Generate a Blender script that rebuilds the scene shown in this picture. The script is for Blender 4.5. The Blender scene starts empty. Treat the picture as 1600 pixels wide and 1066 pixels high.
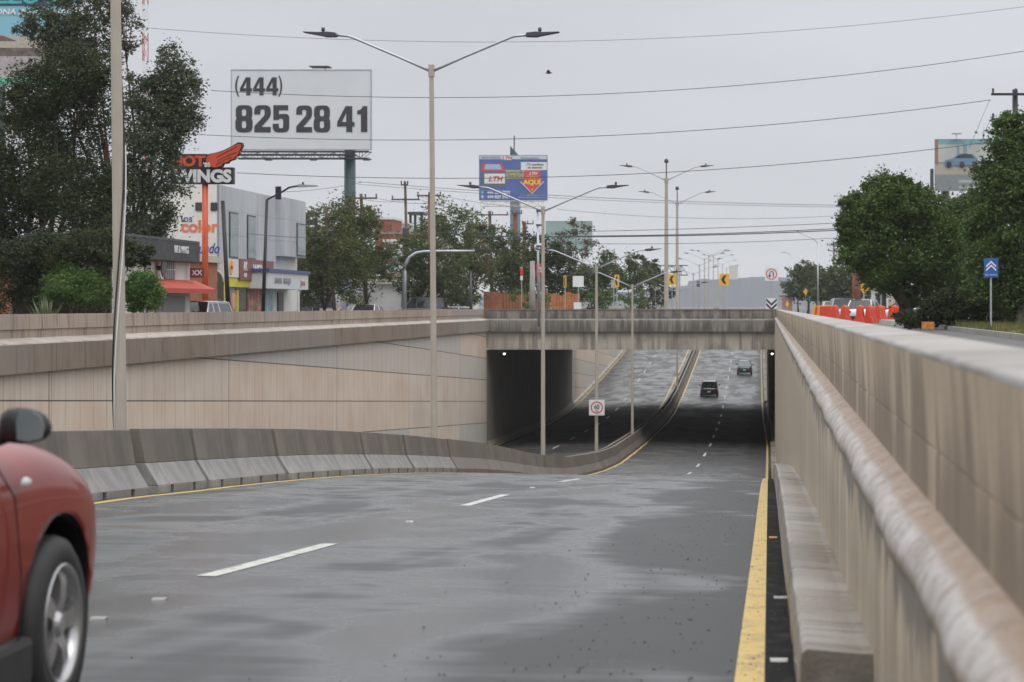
import bpy, bmesh, math, random
import numpy as np
from mathutils import Vector, Matrix
R = math.radians
rnd = random.Random(7)
S = bpy.context.scene
C = S.collection
F = 3640.0; VX = 1201.0; VY = 478.0; EYE = 1.35

# ------------------------------------------------------------------ camera
cd = bpy.data.cameras.new("camera"); cam = bpy.data.objects.new("camera", cd); C.objects.link(cam)
cam.location = (0, 0, EYE); cam.rotation_euler = (R(90), 0, 0)
cd.sensor_width = 36; cd.lens = F / 1600 * 36
cd.shift_x = (800 - VX) / 1600; cd.shift_y = (VY - 533) / 1600
cd.clip_start = 0.1; cd.clip_end = 20000
cd.dof.use_dof = True; cd.dof.focus_distance = 48; cd.dof.aperture_fstop = 4.5
S.camera = cam
# ------------------------------------------------------------------ world, sun, exposure
w = bpy.data.worlds.new("World"); S.world = w; w.use_nodes = True
nt = w.node_tree; nt.nodes.clear()
def wn(t, **k):
    n = nt.nodes.new(t)
    for a, v in k.items(): setattr(n, a, v)
    return n
SUN_EL, SUN_ROT = R(58), R(-150)
sky = wn('ShaderNodeTexSky', sky_type='NISHITA', sun_disc=False, sun_elevation=SUN_EL, sun_rotation=SUN_ROT)
hs = wn('ShaderNodeHueSaturation'); hs.inputs['Saturation'].default_value = 0.25; hs.inputs['Value'].default_value = 1.0
nt.links.new(sky.outputs[0], hs.inputs['Color'])
tc = wn('ShaderNodeTexCoord'); sep = wn('ShaderNodeSeparateXYZ'); nt.links.new(tc.outputs['Generated'], sep.inputs[0])
ramp = wn('ShaderNodeValToRGB'); nt.links.new(sep.outputs['Z'], ramp.inputs[0])
e = ramp.color_ramp.elements
e[0].position = 0.0; e[0].color = (.56, .58, .62, 1)
e[1].position = 1.0; e[1].color = (1.95, 1.97, 2.0, 1)
e2 = ramp.color_ramp.elements.new(0.13); e2.color = (.600, .620, .665, 1)
e3 = ramp.color_ramp.elements.new(0.35); e3.color = (1.12, 1.14, 1.17, 1)
mp = wn('ShaderNodeMapping'); mp.inputs['Scale'].default_value = (2.2, 2.2, 9)
nt.links.new(tc.outputs['Generated'], mp.inputs[0])
no = wn('ShaderNodeTexNoise'); no.inputs['Scale'].default_value = 2.0; no.inputs['Detail'].default_value = 5
nt.links.new(mp.outputs[0], no.inputs['Vector'])
mr = wn('ShaderNodeMapRange'); mr.inputs[1].default_value = .3; mr.inputs[2].default_value = .7; mr.inputs[3].default_value = 9.2; mr.inputs[4].default_value = 10.7
nt.links.new(no.outputs[0], mr.inputs[0])
sc_ = wn('ShaderNodeVectorMath', operation='SCALE'); nt.links.new(ramp.outputs[0], sc_.inputs[0]); nt.links.new(mr.outputs[0], sc_.inputs['Scale'])
mx = wn('ShaderNodeMix', data_type='RGBA'); mx.inputs[0].default_value = 0.94
nt.links.new(hs.outputs[0], mx.inputs[6]); nt.links.new(sc_.outputs[0], mx.inputs[7])
bg = wn('ShaderNodeBackground'); bg.inputs['Strength'].default_value = 0.1
nt.links.new(mx.outputs[2], bg.inputs['Color'])
wo = wn('ShaderNodeOutputWorld'); nt.links.new(bg.outputs[0], wo.inputs['Surface'])
sd = bpy.data.lights.new("sun", 'SUN'); sd.energy = 0.9; sd.angle = R(40); sd.color = (1, .97, .93)
so = bpy.data.objects.new("sun", sd); C.objects.link(so)
so.rotation_euler = (R(90) - SUN_EL, 0, SUN_ROT + R(180) + R(0))
S.view_settings.view_transform = 'Standard'; S.view_settings.look = 'None'
S.view_settings.exposure = 0.07; S.view_settings.gamma = 1
S.cycles.use_denoising = True
S.cycles.volume_bounces = 1; S.cycles.max_bounces = 6; S.cycles.diffuse_bounces = 3
S.cycles.transparent_max_bounces = 8

# ------------------------------------------------------------------ helpers
def W(px, py, d):
    return Vector(((px - VX) * d / F, d, EYE - (py - VY) * d / F))
def tag(o, label=None, cat=None, group=None, kind=None):
    if label: o['label'] = label
    if cat: o['category'] = cat
    if group: o['group'] = group
    if kind: o['kind'] = kind
    return o
def thing(name, label, cat, loc=(0, 0, 0), rz=0, group=None):
    o = bpy.data.objects.new(name, None); C.objects.link(o)
    o.location = loc; o.rotation_euler = (0, 0, rz); o.empty_display_size = .3
    return tag(o, label, cat, group)
def wloc(o):
    v = Vector((0, 0, 0))
    while o: v += o.location; o = o.parent
    return v
def link_mesh(name, me, m, parent=None):
    o = bpy.data.objects.new(name, me); C.objects.link(o)
    if m is not None and not me.materials:
        for q in (m if isinstance(m, (list, tuple)) else [m]): me.materials.append(q)
    if parent: o.parent = parent
    return o
class MB:
    def __init__(s): s.v = []; s.f = []; s.mi = []; s.m = 0
    def add(s, vs, fs, M=None):
        b = len(s.v)
        for p in vs:
            p = Vector(p); s.v.append(tuple(M @ p) if M else tuple(p))
        for f in fs: s.f.append(tuple(i + b for i in f)); s.mi.append(s.m)
        return s
    def box(s, x0, x1, y0, y1, z0, z1, M=None):
        vs = [(x, y, z) for z in (z0, z1) for y in (y0, y1) for x in (x0, x1)]
        return s.add(vs, [(0, 2, 3, 1), (4, 5, 7, 6), (0, 1, 5, 4), (2, 6, 7, 3), (0, 4, 6, 2), (1, 3, 7, 5)], M)
    def cbox(s, c, d, M=None):
        return s.box(c[0]-d[0]/2, c[0]+d[0]/2, c[1]-d[1]/2, c[1]+d[1]/2, c[2]-d[2]/2, c[2]+d[2]/2, M)
    def prism(s, poly, axis, a, b, M=None):
        """poly = 2-D points in the plane without axis, extruded from a to b"""
        def P(p, t):
            return {'x': (t, p[0], p[1]), 'y': (p[0], t, p[1]), 'z': (p[0], p[1], t)}[axis]
        n = len(poly); vs = [P(p, a) for p in poly] + [P(p, b) for p in poly]
        fs = [tuple(range(n - 1, -1, -1)), tuple(range(n, 2 * n))] + [(i, (i+1) % n, n + (i+1) % n, n + i) for i in range(n)]
        return s.add(vs, fs, M)
    def tube(s, pts, r, n=8, cap=True, M=None):
        pts = [Vector(p) for p in pts]
        if not isinstance(r, (list, tuple)): r = [r] * len(pts)
        vs = []; fs = []
        for i, p in enumerate(pts):
            d = (pts[min(i+1, len(pts)-1)] - pts[max(i-1, 0)]).normalized()
            u = d.cross(Vector((0, 0, 1)) if abs(d.z) < .95 else Vector((1, 0, 0))).normalized(); v = d.cross(u)
            for k in range(n):
                a = 2 * math.pi * (k + .5) / n
                vs.append(p + (u * math.cos(a) + v * math.sin(a)) * r[i])
        for i in range(len(pts) - 1):
            for k in range(n):
                a = i*n+k; b = i*n+(k+1) % n
                fs.append((a, b, b+n, a+n))
        if cap:
            fs.append(tuple(range(n-1, -1, -1))); fs.append(tuple(range((len(pts)-1)*n, len(pts)*n)))
        return s.add(vs, fs, M)
    def lathe(s, prof, n=24, M=None):
        """prof = (radius, z) rings round the z axis"""
        vs = [(r*math.cos(2*math.pi*k/n), r*math.sin(2*math.pi*k/n), z) for r, z in prof for k in range(n)]
        fs = []
        for i in range(len(prof)-1):
            for k in range(n):
                a = i*n+k; b = i*n+(k+1) % n
                fs.append((a, b, b+n, a+n))
        return s.add(vs, fs, M)
    def sweep(s, ys, prof):
        """prof(y) -> list of (x,z); strip surface swept along y"""
        rows = [prof(y) for y in ys]; n = len(rows[0]); vs = []; fs = []
        for y, r in zip(ys, rows): vs += [(x, y, z) for x, z in r]
        for i in range(len(ys)-1):
            for k in range(n-1):
                a = i*n+k; fs.append((a, a+1, a+1+n, a+n))
        return s.add(vs, fs)
    def build(s, name, m, parent=None, world=False, smooth=False, bevel=0, kind=None, subsurf=0):
        me = bpy.data.meshes.new(name)
        off = wloc(parent) if (world and parent) else None
        vs = [(x-off.x, y-off.y, z-off.z) for x, y, z in s.v] if off is not None else s.v
        me.from_pydata(vs, [], s.f); me.validate()
        if bevel or subsurf or smooth:
            bm = bmesh.new(); bm.from_mesh(me)
            bmesh.ops.recalc_face_normals(bm, faces=bm.faces)
            if bevel:
                es = [e for e in bm.edges if len(e.link_faces) == 2 and e.calc_face_angle(0) > .5]
                bmesh.ops.bevel(bm, geom=es, offset=bevel, segments=2, affect='EDGES', profile=.6, clamp_overlap=True)
            bm.to_mesh(me); bm.free()
        mats = m if isinstance(m, (list, tuple)) else [m]
        for q in mats: me.materials.append(q)
        if len(mats) > 1 and not bevel:
            for p, i in zip(me.polygons, s.mi): p.material_index = i
        if smooth: me.shade_smooth()
        o = bpy.data.objects.new(name, me); C.objects.link(o)
        if parent: o.parent = parent
        if kind: o['kind'] = kind
        if subsurf:
            md = o.modifiers.new("s", 'SUBSURF'); md.levels = md.render_levels = subsurf
            bake(o)
            if smooth: o.data.shade_smooth()
        return o
def bake(o):
    dg = bpy.context.evaluated_depsgraph_get()
    me = bpy.data.meshes.new_from_object(o.evaluated_get(dg))
    o.modifiers.clear(); old = o.data; o.data = me; me.name = old.name
def txt(body, size, loc, rot, m, parent, name='lettering', sx=1.0, bold=0.0, ext=.01, world=True, align='CENTER', shear=0, spacing=1.0):
    cu = bpy.data.curves.new('t', 'FONT'); cu.body = body; cu.size = size; cu.align_x = align; cu.align_y = 'CENTER'
    cu.extrude = ext; cu.offset = bold * size; cu.shear = shear; cu.space_character = spacing; cu.resolution_u = 4
    t = bpy.data.objects.new('t', cu); C.objects.link(t)
    dg = bpy.context.evaluated_depsgraph_get(); me = bpy.data.meshes.new_from_object(t.evaluated_get(dg))
    bpy.data.objects.remove(t); bpy.data.curves.remove(cu)
    p = Vector(loc) - (wloc(parent) if (world and parent) else Vector((0, 0, 0)))
    M = Matrix.Translation(p) @ Matrix.Rotation(rot[2], 4, 'Z') @ Matrix.Rotation(rot[1], 4, 'Y') @ Matrix.Rotation(rot[0], 4, 'X') @ Matrix.Diagonal((sx, 1, 1, 1))
    me.transform(M); me.name = name; me.materials.clear()
    return link_mesh(name, me, m, parent)
def fit(body, px0, px1, py0, py1, d, dd, m, parent, bold=.04, ext=.01, name='lettering', shear=0, spacing=1.0):
    o = txt(body, 1.0, (0, 0, 0), (0, 0, 0), m, parent, name, 1.0, bold, ext, world=False, shear=shear, spacing=spacing)
    vs = np.array([v.co[:] for v in o.data.vertices]); x0, x1 = vs[:, 0].min(), vs[:, 0].max(); y0, y1 = vs[:, 1].min(), vs[:, 1].max()
    a = W(px0, py1, d); b = W(px1, py0, d); off = wloc(parent); kx = (b.x-a.x)/(x1-x0); kz = (b.z-a.z)/(y1-y0)
    for v in o.data.vertices: v.co = (a.x+(v.co.x-x0)*kx-off.x, d-dd-v.co.z-off.y, a.z+(v.co.y-y0)*kz-off.z)
    return o
def rounded(pts):
    out = []; n = len(pts)
    for i, p in enumerate(pts):
        r = p[2] if len(p) > 2 else 0; b = Vector(p[:2]); a = Vector(pts[i-1][:2]); c = Vector(pts[(i+1) % n][:2])
        if not r: out.append(b); continue
        u = (a-b).normalized()*r; v = (c-b).normalized()*r
        for k in range(7):
            t = k/6; out.append((b+u)*(1-t)**2+b*2*t*(1-t)*(1-.0)+(b+v)*t*t)
    return out
HEAVY = {
 '8': [[(0, 1.7, .34), (1, 1.7, .34), (1, .98, .12), (.94, .88, .06), (1.02, .78, .12), (1.02, 0, .36), (-.02, 0, .36), (-.02, .78, .12), (.06, .88, .06), (0, .98, .12)], [(.37, 1.02, .13), (.63, 1.02, .13), (.63, 1.45, .13), (.37, 1.45, .13)], [(.37, .26, .13), (.63, .26, .13), (.63, .72, .13), (.37, .72, .13)]],
 '2': [[(0, 1.12), (0, 1.7, .36), (1, 1.7, .36), (1, 1.0, .2), (.44, .34, .05), (1, .34), (1, 0), (0, 0), (0, .38, .1), (.63, 1.08, .1), (.63, 1.44, .13), (.37, 1.44, .13), (.37, 1.12)]],
 '5': [[(.04, 1.7), (.94, 1.7), (.94, 1.38), (.38, 1.38), (.38, 1.12), (.55, 1.16, .05), (1, 1.16, .26), (1, 0, .36), (0, 0, .36), (0, .54), (.37, .54), (.37, .26, .12), (.63, .26, .12), (.63, .86, .12), (.37, .86, .08), (.37, .78), (.04, .78)]],
 '4': [[(.46, 1.7), (.86, 1.7), (.86, .66), (1.0, .66), (1.0, .36), (.86, .36), (.86, 0), (.5, 0), (.5, .36), (-.04, .36), (-.04, .66)], [(.5, .66), (.5, 1.25), (.24, .66)]],
 '1': [[(.36, 1.7), (.64, 1.7), (.64, 0), (.26, 0), (.26, 1.16), (.04, 1.16), (.04, 1.40), (.3, 1.5, .1)]]}
def heavy(st, px0, px1, py0, py1, d, dd, m, parent):
    """condensed heavy numerals, one mesh per word"""
    cu = bpy.data.curves.new('t', 'CURVE'); cu.dimensions = '2D'; cu.fill_mode = 'BOTH'; cu.extrude = .01; x = 0
    for ch in st:
        for loop in HEAVY[ch]:
            pts = rounded(loop); sp = cu.splines.new('POLY'); sp.points.add(len(pts)-1); sp.use_cyclic_u = True
            for q, p in zip(sp.points, pts): q.co = (p.x+x, p.y, 0, 1)
        x += .74 if ch == '1' else 1.12
    t = bpy.data.objects.new('t', cu); C.objects.link(t); me = bpy.data.meshes.new_from_object(t.evaluated_get(bpy.context.evaluated_depsgraph_get()))
    bpy.data.objects.remove(t); me.name = 'numerals'; me.materials.clear()
    xs = [v.co.x for v in me.vertices]; x0, x1 = min(xs), max(xs); a = W(px0, py1, d); b = W(px1, py0, d); off = wloc(parent)
    for v in me.vertices: v.co = (a.x+(v.co.x-x0)*(b.x-a.x)/(x1-x0)-off.x, d-dd-v.co.z-off.y, a.z+v.co.y/1.7*(b.z-a.z)-off.z)
    return link_mesh('numerals', me, m, parent)
FACE = (R(90), 0, 0)            # readable from the camera's side
EAST = (R(90), 0, R(90))        # readable from the roadway, on a facade facing +x

# ------------------------------------------------------------------ materials
class NT:
    def __init__(s, name):
        s.m = bpy.data.materials.new(name); s.m.use_nodes = True; s.t = s.m.node_tree
        s.b = s.t.nodes['Principled BSDF']; s.tc = s.t.nodes.new('ShaderNodeTexCoord')
        s.sp = None
    def put(s, sock, v):
        if isinstance(v, bpy.types.NodeSocket): s.t.links.new(v, sock)
        elif v is not None: sock.default_value = v
    def node(s, t, **k):
        n = s.t.nodes.new(t)
        for a, v in k.items(): setattr(n, a, v)
        return n
    def math(s, op, a, b=None, c=None):
        n = s.node('ShaderNodeMath', operation=op); s.put(n.inputs[0], a); s.put(n.inputs[1], b)
        if c is not None: s.put(n.inputs[2], c)
        return n.outputs[0]
    def xyz(s):
        if not s.sp:
            s.sp = s.node('ShaderNodeSeparateXYZ'); s.t.links.new(s.tc.outputs['Object'], s.sp.inputs[0])
        return s.sp.outputs
    def noise(s, scale=(1, 1, 1), detail=3, rough=.5, off=(0, 0, 0), dist=0):
        mp = s.node('ShaderNodeMapping'); s.t.links.new(s.tc.outputs['Object'], mp.inputs[0])
        mp.inputs['Scale'].default_value = scale if isinstance(scale, tuple) else (scale,)*3
        mp.inputs['Location'].default_value = off
        n = s.node('ShaderNodeTexNoise'); n.inputs['Scale'].default_value = 1; n.inputs['Detail'].default_value = detail
        n.inputs['Roughness'].default_value = rough; n.inputs['Distortion'].default_value = dist
        s.t.links.new(mp.outputs[0], n.inputs['Vector']); return n.outputs[0]
    def rng(s, v, a, b, c=0.0, d=1.0, smooth=False):
        n = s.node('ShaderNodeMapRange', interpolation_type='SMOOTHSTEP' if smooth else 'LINEAR')
        s.put(n.inputs[0], v)
        for i, q in enumerate((a, b, c, d)): n.inputs[i+1].default_value = q
        return n.outputs[0]
    def mix(s, f, a, b, blend='MIX'):
        n = s.node('ShaderNodeMix', data_type='RGBA', blend_type=blend); s.put(n.inputs[0], f)
        for i, q in ((6, a), (7, b)):
            if isinstance(q, tuple): q = (*q[:3], 1)
            s.put(n.inputs[i], q)
        return n.outputs[2]
    def line(s, coord, period, width, off=0.0):
        """1 inside a joint line of given width"""
        q = s.math('ADD', coord, 1000*period - off); q = s.math('MODULO', q, period)
        return s.math('LESS_THAN', q, width)
    def bump(s, h, strength, dist=.02):
        n = s.node('ShaderNodeBump'); n.inputs['Strength'].default_value = strength; n.inputs['Distance'].default_value = dist
        s.put(n.inputs['Height'], h); s.t.links.new(n.outputs[0], s.b.inputs['Normal'])
    def out(s, col=None, rough=None, metal=None, spec=None, coat=None):
        if isinstance(col, tuple): col = (*col[:3], 1)
        s.put(s.b.inputs['Base Color'], col); s.put(s.b.inputs['Roughness'], rough)
        s.put(s.b.inputs['Metallic'], metal); s.put(s.b.inputs['Specular IOR Level'], spec); s.put(s.b.inputs['Coat Weight'], coat)
        return s.m
def plain(name, col, rough=.6, metal=0.0, var=.18, scale=3.0, bump=0.0, coat=None, spec=None, detail=4):
    n = NT(name); f = n.noise(scale, detail)
    c = n.mix(n.rng(f, .3, .7), tuple(q*(1-var) for q in col), tuple(min(1, q*(1+var)) for q in col))
    if bump: n.bump(n.noise(scale*8, 3), bump)
    return n.out(c, n.rng(f, .3, .7, max(.02, rough-.08), min(1, rough+.08)), metal, spec, coat)
def concrete(name, c1, c2, streak=.35, sscale=(4, 4, .25), rough=.75, dark=(.03, .027, .024), stain=.0, bscale=40, minor=None, seam=False, courses=False, wet=0, drip=None, top=None, under=False, rand=False):
    n = NT(name); x, y, z = n.xyz()
    big = n.noise((.35, .35, .5), 4, .55)
    col = n.mix(n.rng(big, .35, .65), c1, c2)
    if courses:
        v = n.math('MULTIPLY', n.math('ADD', z, n.math('MULTIPLY', y, .0412)), 1/1.55)
        v = n.math('ADD', v, 20 - (EYE - 3.76 + .0412*166.7)/1.55)
        u = n.math('ADD', n.math('MULTIPLY', y, 1/22.0), 10 - 66.0/22)
        cmb = n.node('ShaderNodeCombineXYZ'); n.put(cmb.inputs[0], n.math('FLOOR', u)); n.put(cmb.inputs[1], n.math('FLOOR', v))
        wn_ = n.node('ShaderNodeTexWhiteNoise'); n.t.links.new(cmb.outputs[0], wn_.inputs['Vector'])
        col = n.mix(n.rng(wn_.outputs[0], .15, .85, 0, .85), col, (.46, .45, .43))
        fu = n.math('FRACT', u); fv = n.math('FRACT', v)
    if rand:
        oi = n.node('ShaderNodeObjectInfo'); col = n.mix(n.rng(oi.outputs['Random'], 0, 1, 0, .45), col, tuple(q*.7 for q in c1))
    st = n.noise(sscale, 4, .6)
    col = n.mix(n.rng(st, .50, .72, 0, streak), col, dark)
    fine = n.noise(bscale, 3)
    col = n.mix(n.rng(fine, .3, .7, 0, .13), col, dark)
    if stain:
        s2 = n.noise((.9, .9, .7), 5, .65, off=(7, 3, 1)); col = n.mix(n.rng(s2, .52, .66, 0, stain), col, dark)
    if drip:
        # runs of dirt that start at the top edge
        z0, z1, amt = drip
        d = n.noise((2.2, 2.2, .06), 3, .7, off=(3, 8, 0))
        ht = n.rng(z, z1, z0, 0, 1)
        col = n.mix(n.math('MULTIPLY', n.rng(n.math('ADD', d, n.math('MULTIPLY', ht, .22)), .56, .70), amt), col, dark)
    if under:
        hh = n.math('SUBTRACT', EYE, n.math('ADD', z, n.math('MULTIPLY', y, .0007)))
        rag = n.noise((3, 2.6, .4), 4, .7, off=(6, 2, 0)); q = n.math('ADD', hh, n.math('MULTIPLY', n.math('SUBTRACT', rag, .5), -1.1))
        col = n.mix(n.rng(q, 1.02, .93, 0, .75, True), col, (.135, .125, .125))  # ragged drip stains plus the nose's shadow, painted on the wall below it
    h = n.rng(fine, 0, 1)
    def groove(mask, k, h, col):
        return n.math('SUBTRACT', h, n.math('MULTIPLY', mask, 3.0)), n.mix(n.math('MULTIPLY', mask, k), col, dark)
    if seam:
        wv = n.node('ShaderNodeTexWhiteNoise', noise_dimensions='1D'); n.put(wv.inputs['W'], n.math('FLOOR', n.math('MULTIPLY', n.math('ADD', y, 200-66.0), 1/22.0)))
        col = n.mix(n.rng(wv.outputs[0], .55, .8, 0, .5), col, (.25, .235, .22))
    if minor: h, col = groove(n.line(y, minor, .035), .5, h, col)
    if courses:
        h, col = groove(n.math('LESS_THAN', fv, .028), .85, h, col)
        h, col = groove(n.math('LESS_THAN', fu, .0032), .85, h, col)
    elif seam: h, col = groove(n.line(y, 22.0, .05, 66.0), .8, h, col)
    n.bump(h, .35, .012)
    r = n.rng(big, .3, .7, rough-.12-wet, rough+.1-wet)
    return n.out(col, r, 0.0, .5)

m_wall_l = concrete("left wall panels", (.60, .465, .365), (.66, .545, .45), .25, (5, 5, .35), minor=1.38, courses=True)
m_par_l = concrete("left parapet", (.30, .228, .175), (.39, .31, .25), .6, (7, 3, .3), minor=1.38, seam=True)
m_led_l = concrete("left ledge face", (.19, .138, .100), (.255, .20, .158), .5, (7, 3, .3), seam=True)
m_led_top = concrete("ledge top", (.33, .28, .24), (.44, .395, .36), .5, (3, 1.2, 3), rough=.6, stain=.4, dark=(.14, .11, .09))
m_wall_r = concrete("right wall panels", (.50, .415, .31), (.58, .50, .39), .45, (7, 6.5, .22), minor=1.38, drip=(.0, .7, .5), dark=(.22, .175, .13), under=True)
m_par_r = concrete("right parapet", (.46, .37, .265), (.58, .485, .36), .68, (7, 6.0, .2), minor=1.38, drip=(.75, 1.22, .8), dark=(.19, .145, .10))
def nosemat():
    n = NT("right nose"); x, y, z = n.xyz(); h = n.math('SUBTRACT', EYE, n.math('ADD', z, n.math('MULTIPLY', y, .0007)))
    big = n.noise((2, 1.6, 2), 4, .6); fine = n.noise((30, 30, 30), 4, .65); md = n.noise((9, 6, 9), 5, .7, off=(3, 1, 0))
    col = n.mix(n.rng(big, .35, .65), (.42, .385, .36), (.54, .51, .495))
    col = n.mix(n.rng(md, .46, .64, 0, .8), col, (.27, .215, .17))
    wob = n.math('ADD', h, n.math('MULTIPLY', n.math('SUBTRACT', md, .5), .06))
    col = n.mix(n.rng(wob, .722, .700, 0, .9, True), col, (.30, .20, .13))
    col = n.mix(n.rng(wob, .790, .825, 0, .85, True), col, (.27, .215, .165))  # brown shade of the underside, painted into the nose colour
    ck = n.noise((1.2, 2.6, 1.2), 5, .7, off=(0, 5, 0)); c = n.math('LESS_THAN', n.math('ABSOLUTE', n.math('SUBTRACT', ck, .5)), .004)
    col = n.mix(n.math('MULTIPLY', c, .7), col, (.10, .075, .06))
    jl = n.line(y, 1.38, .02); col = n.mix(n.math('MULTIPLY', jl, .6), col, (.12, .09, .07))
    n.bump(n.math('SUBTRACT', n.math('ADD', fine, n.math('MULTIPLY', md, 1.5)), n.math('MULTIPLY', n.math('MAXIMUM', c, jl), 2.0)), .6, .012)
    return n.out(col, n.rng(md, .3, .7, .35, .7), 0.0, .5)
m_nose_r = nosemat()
m_cap = concrete("parapet cap", (.25, .23, .21), (.37, .355, .34), .5, (7, 3, 7), stain=.6, rough=.55, dark=(.14, .115, .095))
m_toe = concrete("toe concrete", (.24, .205, .17), (.38, .345, .31), .85, (.8, 6, .8), stain=.45, rough=.38, wet=.06, dark=(.07, .055, .042))  # pale crosswise bands put the wet gloss into the colour
m_bar = concrete("barrier concrete", (.125, .104, .086), (.185, .16, .137), .4, (5, 5, .6), rough=.55, stain=.4, rand=True)
m_bar_lo = concrete("barrier foot concrete", (.20, .19, .18), (.30, .29, .28), .5, (3, 3, 1.2), rough=.45, stain=.5, rand=True)
m_beam = concrete("bridge girder", (.42, .375, .315), (.50, .45, .385), .25, (1.1, 1.1, .25), stain=.35, drip=(-2.6, -.4, .55), dark=(.08, .07, .06))
m_bled = concrete("bridge ledge", (.19, .17, .15), (.27, .245, .22), .35, (1.3, 1.3, .2), drip=(-.6, .6, .6), stain=.3)
m_bpar = concrete("bridge parapet", (.21, .185, .165), (.28, .25, .225), .6, (1.6, 1.6, .2), stain=.6, drip=(.2, 1.2, .6))

def asphalt():
    n = NT("wet asphalt"); x, y, z = n.xyz()
    big = n.noise((.55, .15, 1), 3, .5, dist=.5, off=(2.3, 0, 0))
    mid = n.noise((.9, .55, 1), 3, .5, off=(4, 9, 0), dist=.3)
    fine = n.noise((55, 55, 55), 3, .7)
    grain = n.noise((160, 160, 160), 2, .7)
    wetf = n.math('ADD', n.rng(big, .34, .62), n.rng(mid, .30, .70, -.26, .32))
    edge = n.rng(n.math('ADD', x, n.math('MULTIPLY', n.rng(mid, .3, .7, -1, 1), .55)), -1.9, -.8, 0, 1, True)
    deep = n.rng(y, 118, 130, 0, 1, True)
    st = n.noise((.25, 2.6, 1), 3, .55, off=(8, 1, 0))
    wetf = n.math('ADD', wetf, n.rng(st, .3, .7, -.16, .16))
    wet = n.rng(n.math('SUBTRACT', wetf, n.math('MULTIPLY', edge, .75)), 0, 1, smooth=True)
    wet = n.math('ADD', n.math('MULTIPLY', wet, n.rng(deep, 0, 1, 1, .5)), n.rng(deep, 0, 1, 0, .12))
    col = n.mix(n.rng(fine, .3, .7), (.026, .027, .029), (.060, .061, .064))
    col = n.mix(n.math('MULTIPLY', n.rng(grain, .55, .75), .5), col, (.11, .108, .105))
    # darker along the right side and beyond the crest
    col = n.mix(n.math('MULTIPLY', edge, .55), col, (.022, .022, .023))
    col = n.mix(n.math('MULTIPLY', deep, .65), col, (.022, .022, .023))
    br = n.noise((.5, .30, 1), 5, .7, off=(11, 2, 0))
    leftm = n.rng(x, -4.8, -6.4, 0, 1)
    bmask = n.math('MULTIPLY', n.rng(br, .49, .60), leftm)
    col = n.mix(n.math('MULTIPLY', bmask, .6), col, (.070, .056, .044))
    dry = n.math('MULTIPLY', n.rng(y, 160, 178, 0, 1, True), n.rng(y, 256, 238, 0, 1, True))
    gut = n.math('MULTIPLY', n.rng(x, -.10, .0, 0, 1), n.rng(y, 150, 130, 0, 1))
    col = n.mix(n.math('MULTIPLY', gut, n.rng(mid, .3, .7, .95, .7)), col, (.016, .016, .017)); col = n.mix(n.math('MULTIPLY', gut, n.rng(n.noise((7, 2.5, 7), 4, .7), .5, .7, 0, .6)), col, (.07, .06, .05))
    crack = n.noise((.35, .05, 1), 6, .8, off=(1, 7, 0))
    ck = n.math('LESS_THAN', n.math('ABSOLUTE', n.math('SUBTRACT', crack, .5)), .0022)
    speck = n.noise((16, 11, 14), 3, .7, off=(5, 5, 5))
    sm = n.math('MULTIPLY', n.rng(speck, .62, .68), n.rng(x, -2.9, -.9, 0, .9))
    col = n.mix(sm, col, (.010, .009, .008))
    r = n.rng(wet, 0, 1, .50, .17)
    r = n.math('ADD', r, n.math('MULTIPLY', bmask, .20))
    r = n.math('ADD', r, n.math('MULTIPLY', n.math('MAXIMUM', dry, gut), .45))
    sp = n.rng(wet, 0, 1, .20, 1.0)
    sp = n.math('MULTIPLY', sp, n.rng(n.math('MAXIMUM', dry, n.math('MULTIPLY', gut, .8)), 0, 1, 1, .10))
    n.bump(n.math('ADD', fine, n.math('MULTIPLY', grain, .4)), .45, .004)
    return n.out(col, r, 0.0, sp)
m_road = asphalt()
def paint(name, col, wear=.5):
    n = NT(name); f = n.noise((6, 3, 6), 5, .7); g = n.noise(40, 2)
    c = n.mix(n.rng(f, .52, .70, 0, wear), col, (.07, .068, .062))
    c = n.mix(n.rng(g, .60, .70, 0, .7), c, (.03, .028, .024))
    return n.out(c, .55, 0.0, .4)
m_yel = paint("yellow road paint", (.58, .41, .12), .55)
m_wht = paint("white road paint", (.46, .46, .43), .75)
m_dirt = plain("ground asphalt", (.085, .083, .08), .8, var=.3, scale=.6)
m_side = plain("pavement concrete", (.26, .25, .235), .75, var=.25, scale=1.2)
m_grass = plain("verge grass", (.085, .095, .035), .9, var=.45, scale=.9, bump=.6)
m_pole = plain("cream painted steel", (.38, .338, .285), .5, var=.08, scale=2)
m_galv = plain("galvanised steel", (.42, .44, .47), .38, .7, var=.12, scale=5)
m_dsteel = plain("dark grey steel", (.06, .063, .068), .45, .3, var=.2)
m_black = plain("black painted steel", (.018, .018, .02), .5, var=.2)
m_teal = plain("dark teal steel", (.035, .075, .085), .5, var=.2, scale=.7)
m_wood = plain("weathered timber", (.10, .068, .05), .85, var=.35, scale=2)
m_redpole = plain("rust red pole", (.17, .062, .04), .8, var=.35, scale=1.5)
m_orange = plain("orange painted steel", (.62, .095, .03), .45, var=.12)
m_white = plain("white painted wall", (.62, .61, .59), .75, var=.10, scale=.7)
m_cream = plain("cream wall", (.46, .42, .35), .75, var=.15, scale=.7)
m_grey = plain("grey cladding", (.30, .32, .35), .55, var=.18, scale=.5)
m_signw = plain("white sheet metal", (.66, .67, .68), .45, var=.05)
m_signb = plain("sign blue", (.02, .10, .36), .4, var=.08)
m_signr = plain("sign red", (.55, .03, .035), .4, var=.1)
m_signy = plain("sign yellow", (.72, .40, .03), .4, var=.08)
m_ink = plain("black ink", (.022, .022, .026), .5, var=.1)
m_char = plain("charcoal ink", (.028, .028, .036), .5, var=.1)
m_brick = plain("red brick wall", (.24, .085, .055), .85, var=.2)
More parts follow.
